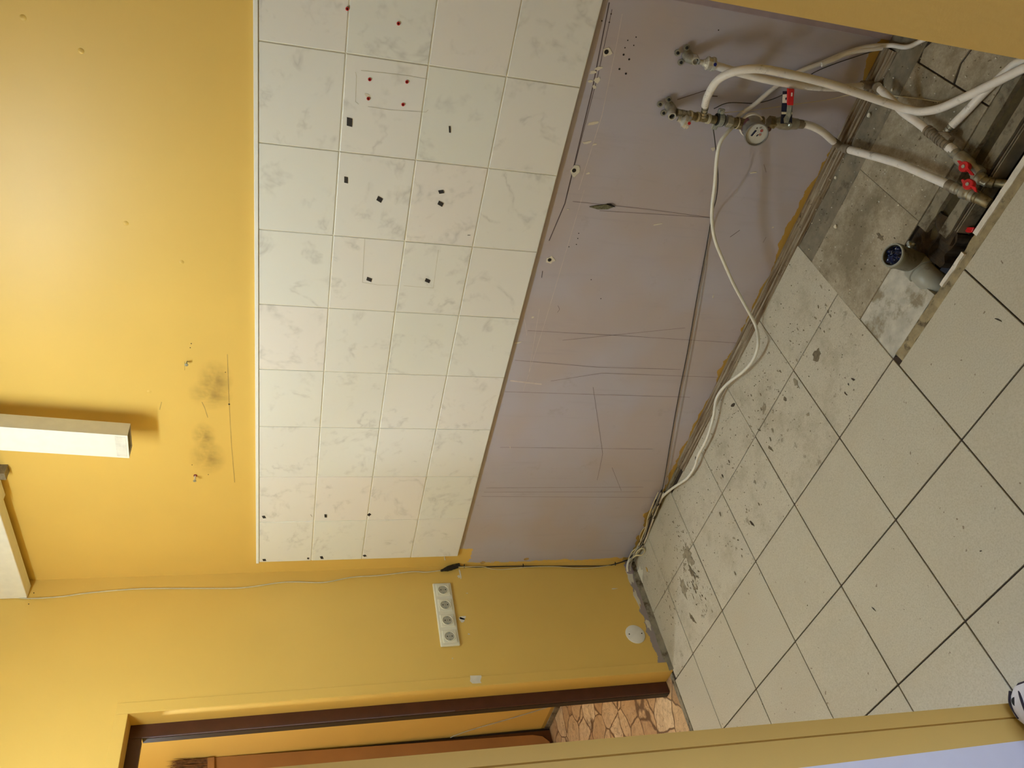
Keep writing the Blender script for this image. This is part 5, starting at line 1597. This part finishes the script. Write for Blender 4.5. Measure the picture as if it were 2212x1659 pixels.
pipe('corridor_wire', [(-1.6447, -0.0040, 0.6074), (-1.6051, -0.0050, 0.5680), (-1.5405, -0.0060, 0.4579), (-1.4629, -0.0060, 0.2826), (-1.3915, -0.0060, 0.1336), (-1.3343, -0.0080, 0.0373), (-1.2812, -0.0120, -0.0090)], 0.0028, 'thin grey wire sagging along the yellow corridor wall', 'wire', 'cable_grey', 6)
struct('baseboard_corridor', box((-1.7, -0.006, 0.0), (-0.12, 0.001, 0.03)), 'concrete_mid', 'thin dusty plaster strip at the foot of the corridor wall')

# ------------------------------------------------------------------ shoe at the foot of the partition
SH = thing('sneaker', 'white leather sneaker with dark trim, its toe against the foot of the near partition', 'shoe', (1.47, -1.43, 0.0))
dirv = Vector((0.93, -0.36, 0)).normalized()
side = Vector((-dirv.y, dirv.x, 0))
org = Vector((1.386, -1.397, 0.0)) + side * -0.012
secs = [(0.0, 0.012, 0.020), (0.006, 0.026, 0.034), (0.03, 0.042, 0.045), (0.08, 0.048, 0.055), (0.13, 0.044, 0.075), (0.18, 0.040, 0.092), (0.23, 0.038, 0.085), (0.27, 0.030, 0.088), (0.285, 0.016, 0.080)]
bm = bmesh.new()
rings = []
for t_, w_3, h_3 in secs:
    rg = []
    for k in range(14):
        a = 2 * math.pi * k / 14
        x = math.cos(a) * w_3
        z = 0.012 + max(0.0, 0.5 + 0.5 * math.sin(a)) * (h_3 - 0.012)
        if math.sin(a) > 0:
            x *= 1 - 0.25 * math.sin(a)
        rg.append(bm.verts.new(org + dirv * t_ + side * x + Vector((0, 0, z))))
    rings.append(rg)
for a, b in zip(rings, rings[1:]):
    for k in range(14):
        l = (k + 1) % 14
        bm.faces.new((a[k], a[l], b[l], b[k]))
bm.faces.new(rings[0][::-1])
bm.faces.new(rings[-1])
bmesh.ops.recalc_face_normals(bm, faces=bm.faces)
obj('upper', bm, 'shoe_white', SH, smooth=True)
bm = bmesh.new()
outl = []
for t_, w_3, h_3 in secs:
    outl.append((t_, w_3 + 0.006))
pts = [org + dirv * (t_ - 0.003) + side * w_3 for t_, w_3 in outl] + [org + dirv * (t_ - 0.003) - side * w_3 for t_, w_3 in outl[::-1]]
bm_prism(bm, pts, (0, 0, 0.016))
bmesh.ops.recalc_face_normals(bm, faces=bm.faces)
obj('sole', bm, 'shoe_dark', SH, bevel=0.003)
bm = bmesh.new()
bm_lathe(bm, org + dirv * 0.215 + Vector((0, 0, 0.083)), (0.1, 0, 1), [(0, 0.026), (0.006, 0.030), (0.010, 0.027), (0.003, 0.022), (-0.02, 0.02), (-0.02, 0)], 16)
bmesh.ops.recalc_face_normals(bm, faces=bm.faces)
obj('collar', bm, 'shoe_dark', SH, smooth=True)
obj('toe_seam', tube([org + dirv * 0.012 + side * 0.034 + Vector((0, 0, 0.026)), org + dirv * 0.010 + side * 0.010 + Vector((0, 0, 0.036)), org + dirv * 0.016 - side * 0.02 + Vector((0, 0, 0.034))], 0.003, 8), 'shoe_dark', SH, smooth=True)
obj('toe_trim', tube([org + dirv * 0.035 + side * 0.040 + Vector((0, 0, 0.022)), org + dirv * 0.050 + side * 0.024 + Vector((0, 0, 0.043)), org + dirv * 0.055 + Vector((0, 0, 0.050)), org + dirv * 0.050 - side * 0.024 + Vector((0, 0, 0.043)), org + dirv * 0.035 - side * 0.040 + Vector((0, 0, 0.022))], 0.0035, 8), 'shoe_dark', SH, smooth=True)
c = org + dirv * 0.030 + side * 0.012 + Vector((0, 0, 0.036))
obj('toe_vent', lathe(c, Vector((0.2, -0.1, 1)), [(0, 0.0105), (0.006, 0.0095), (0.007, 0)], 16), 'black', SH, smooth=True)
for k in range(4):
    t_ = 0.085 + k * 0.022
    zz = 0.055 + k * 0.011
    obj('lace', tube([org + dirv * t_ + side * 0.020 + Vector((0, 0, zz)), org + dirv * (t_ + 0.004) + Vector((0, 0, zz + 0.008)), org + dirv * t_ - side * 0.020 + Vector((0, 0, zz))], 0.0025, 6), 'shoe_white', SH, smooth=True)

# ------------------------------------------------------------------ ceiling batten lamp (above the frame)
LT = thing('batten_lamp', 'white ceiling batten lamp with two tubes, above the kitchen', 'lamp', (1.02, -1.08, H_CEIL))
obj('housing', box((0.66, -1.145, 2.625), (1.38, -1.015, H_CEIL - 0.001)), 'white_plastic', LT, bevel=0.004)
for dy in (-0.04, 0.04):
    obj('tube', lathe((0.69, -1.08 + dy, 2.603), (1, 0, 0), [(0, 0), (0, 0.013), (0.66, 0.013), (0.66, 0)], 14), 'bulb', LT, smooth=True)
    for x in (0.68, 1.34):
        obj('holder', box((x, -1.08 + dy - 0.012, 2.588), (x + 0.018, -1.08 + dy + 0.012, 2.628)), 'white_plastic', LT, bevel=0.002)
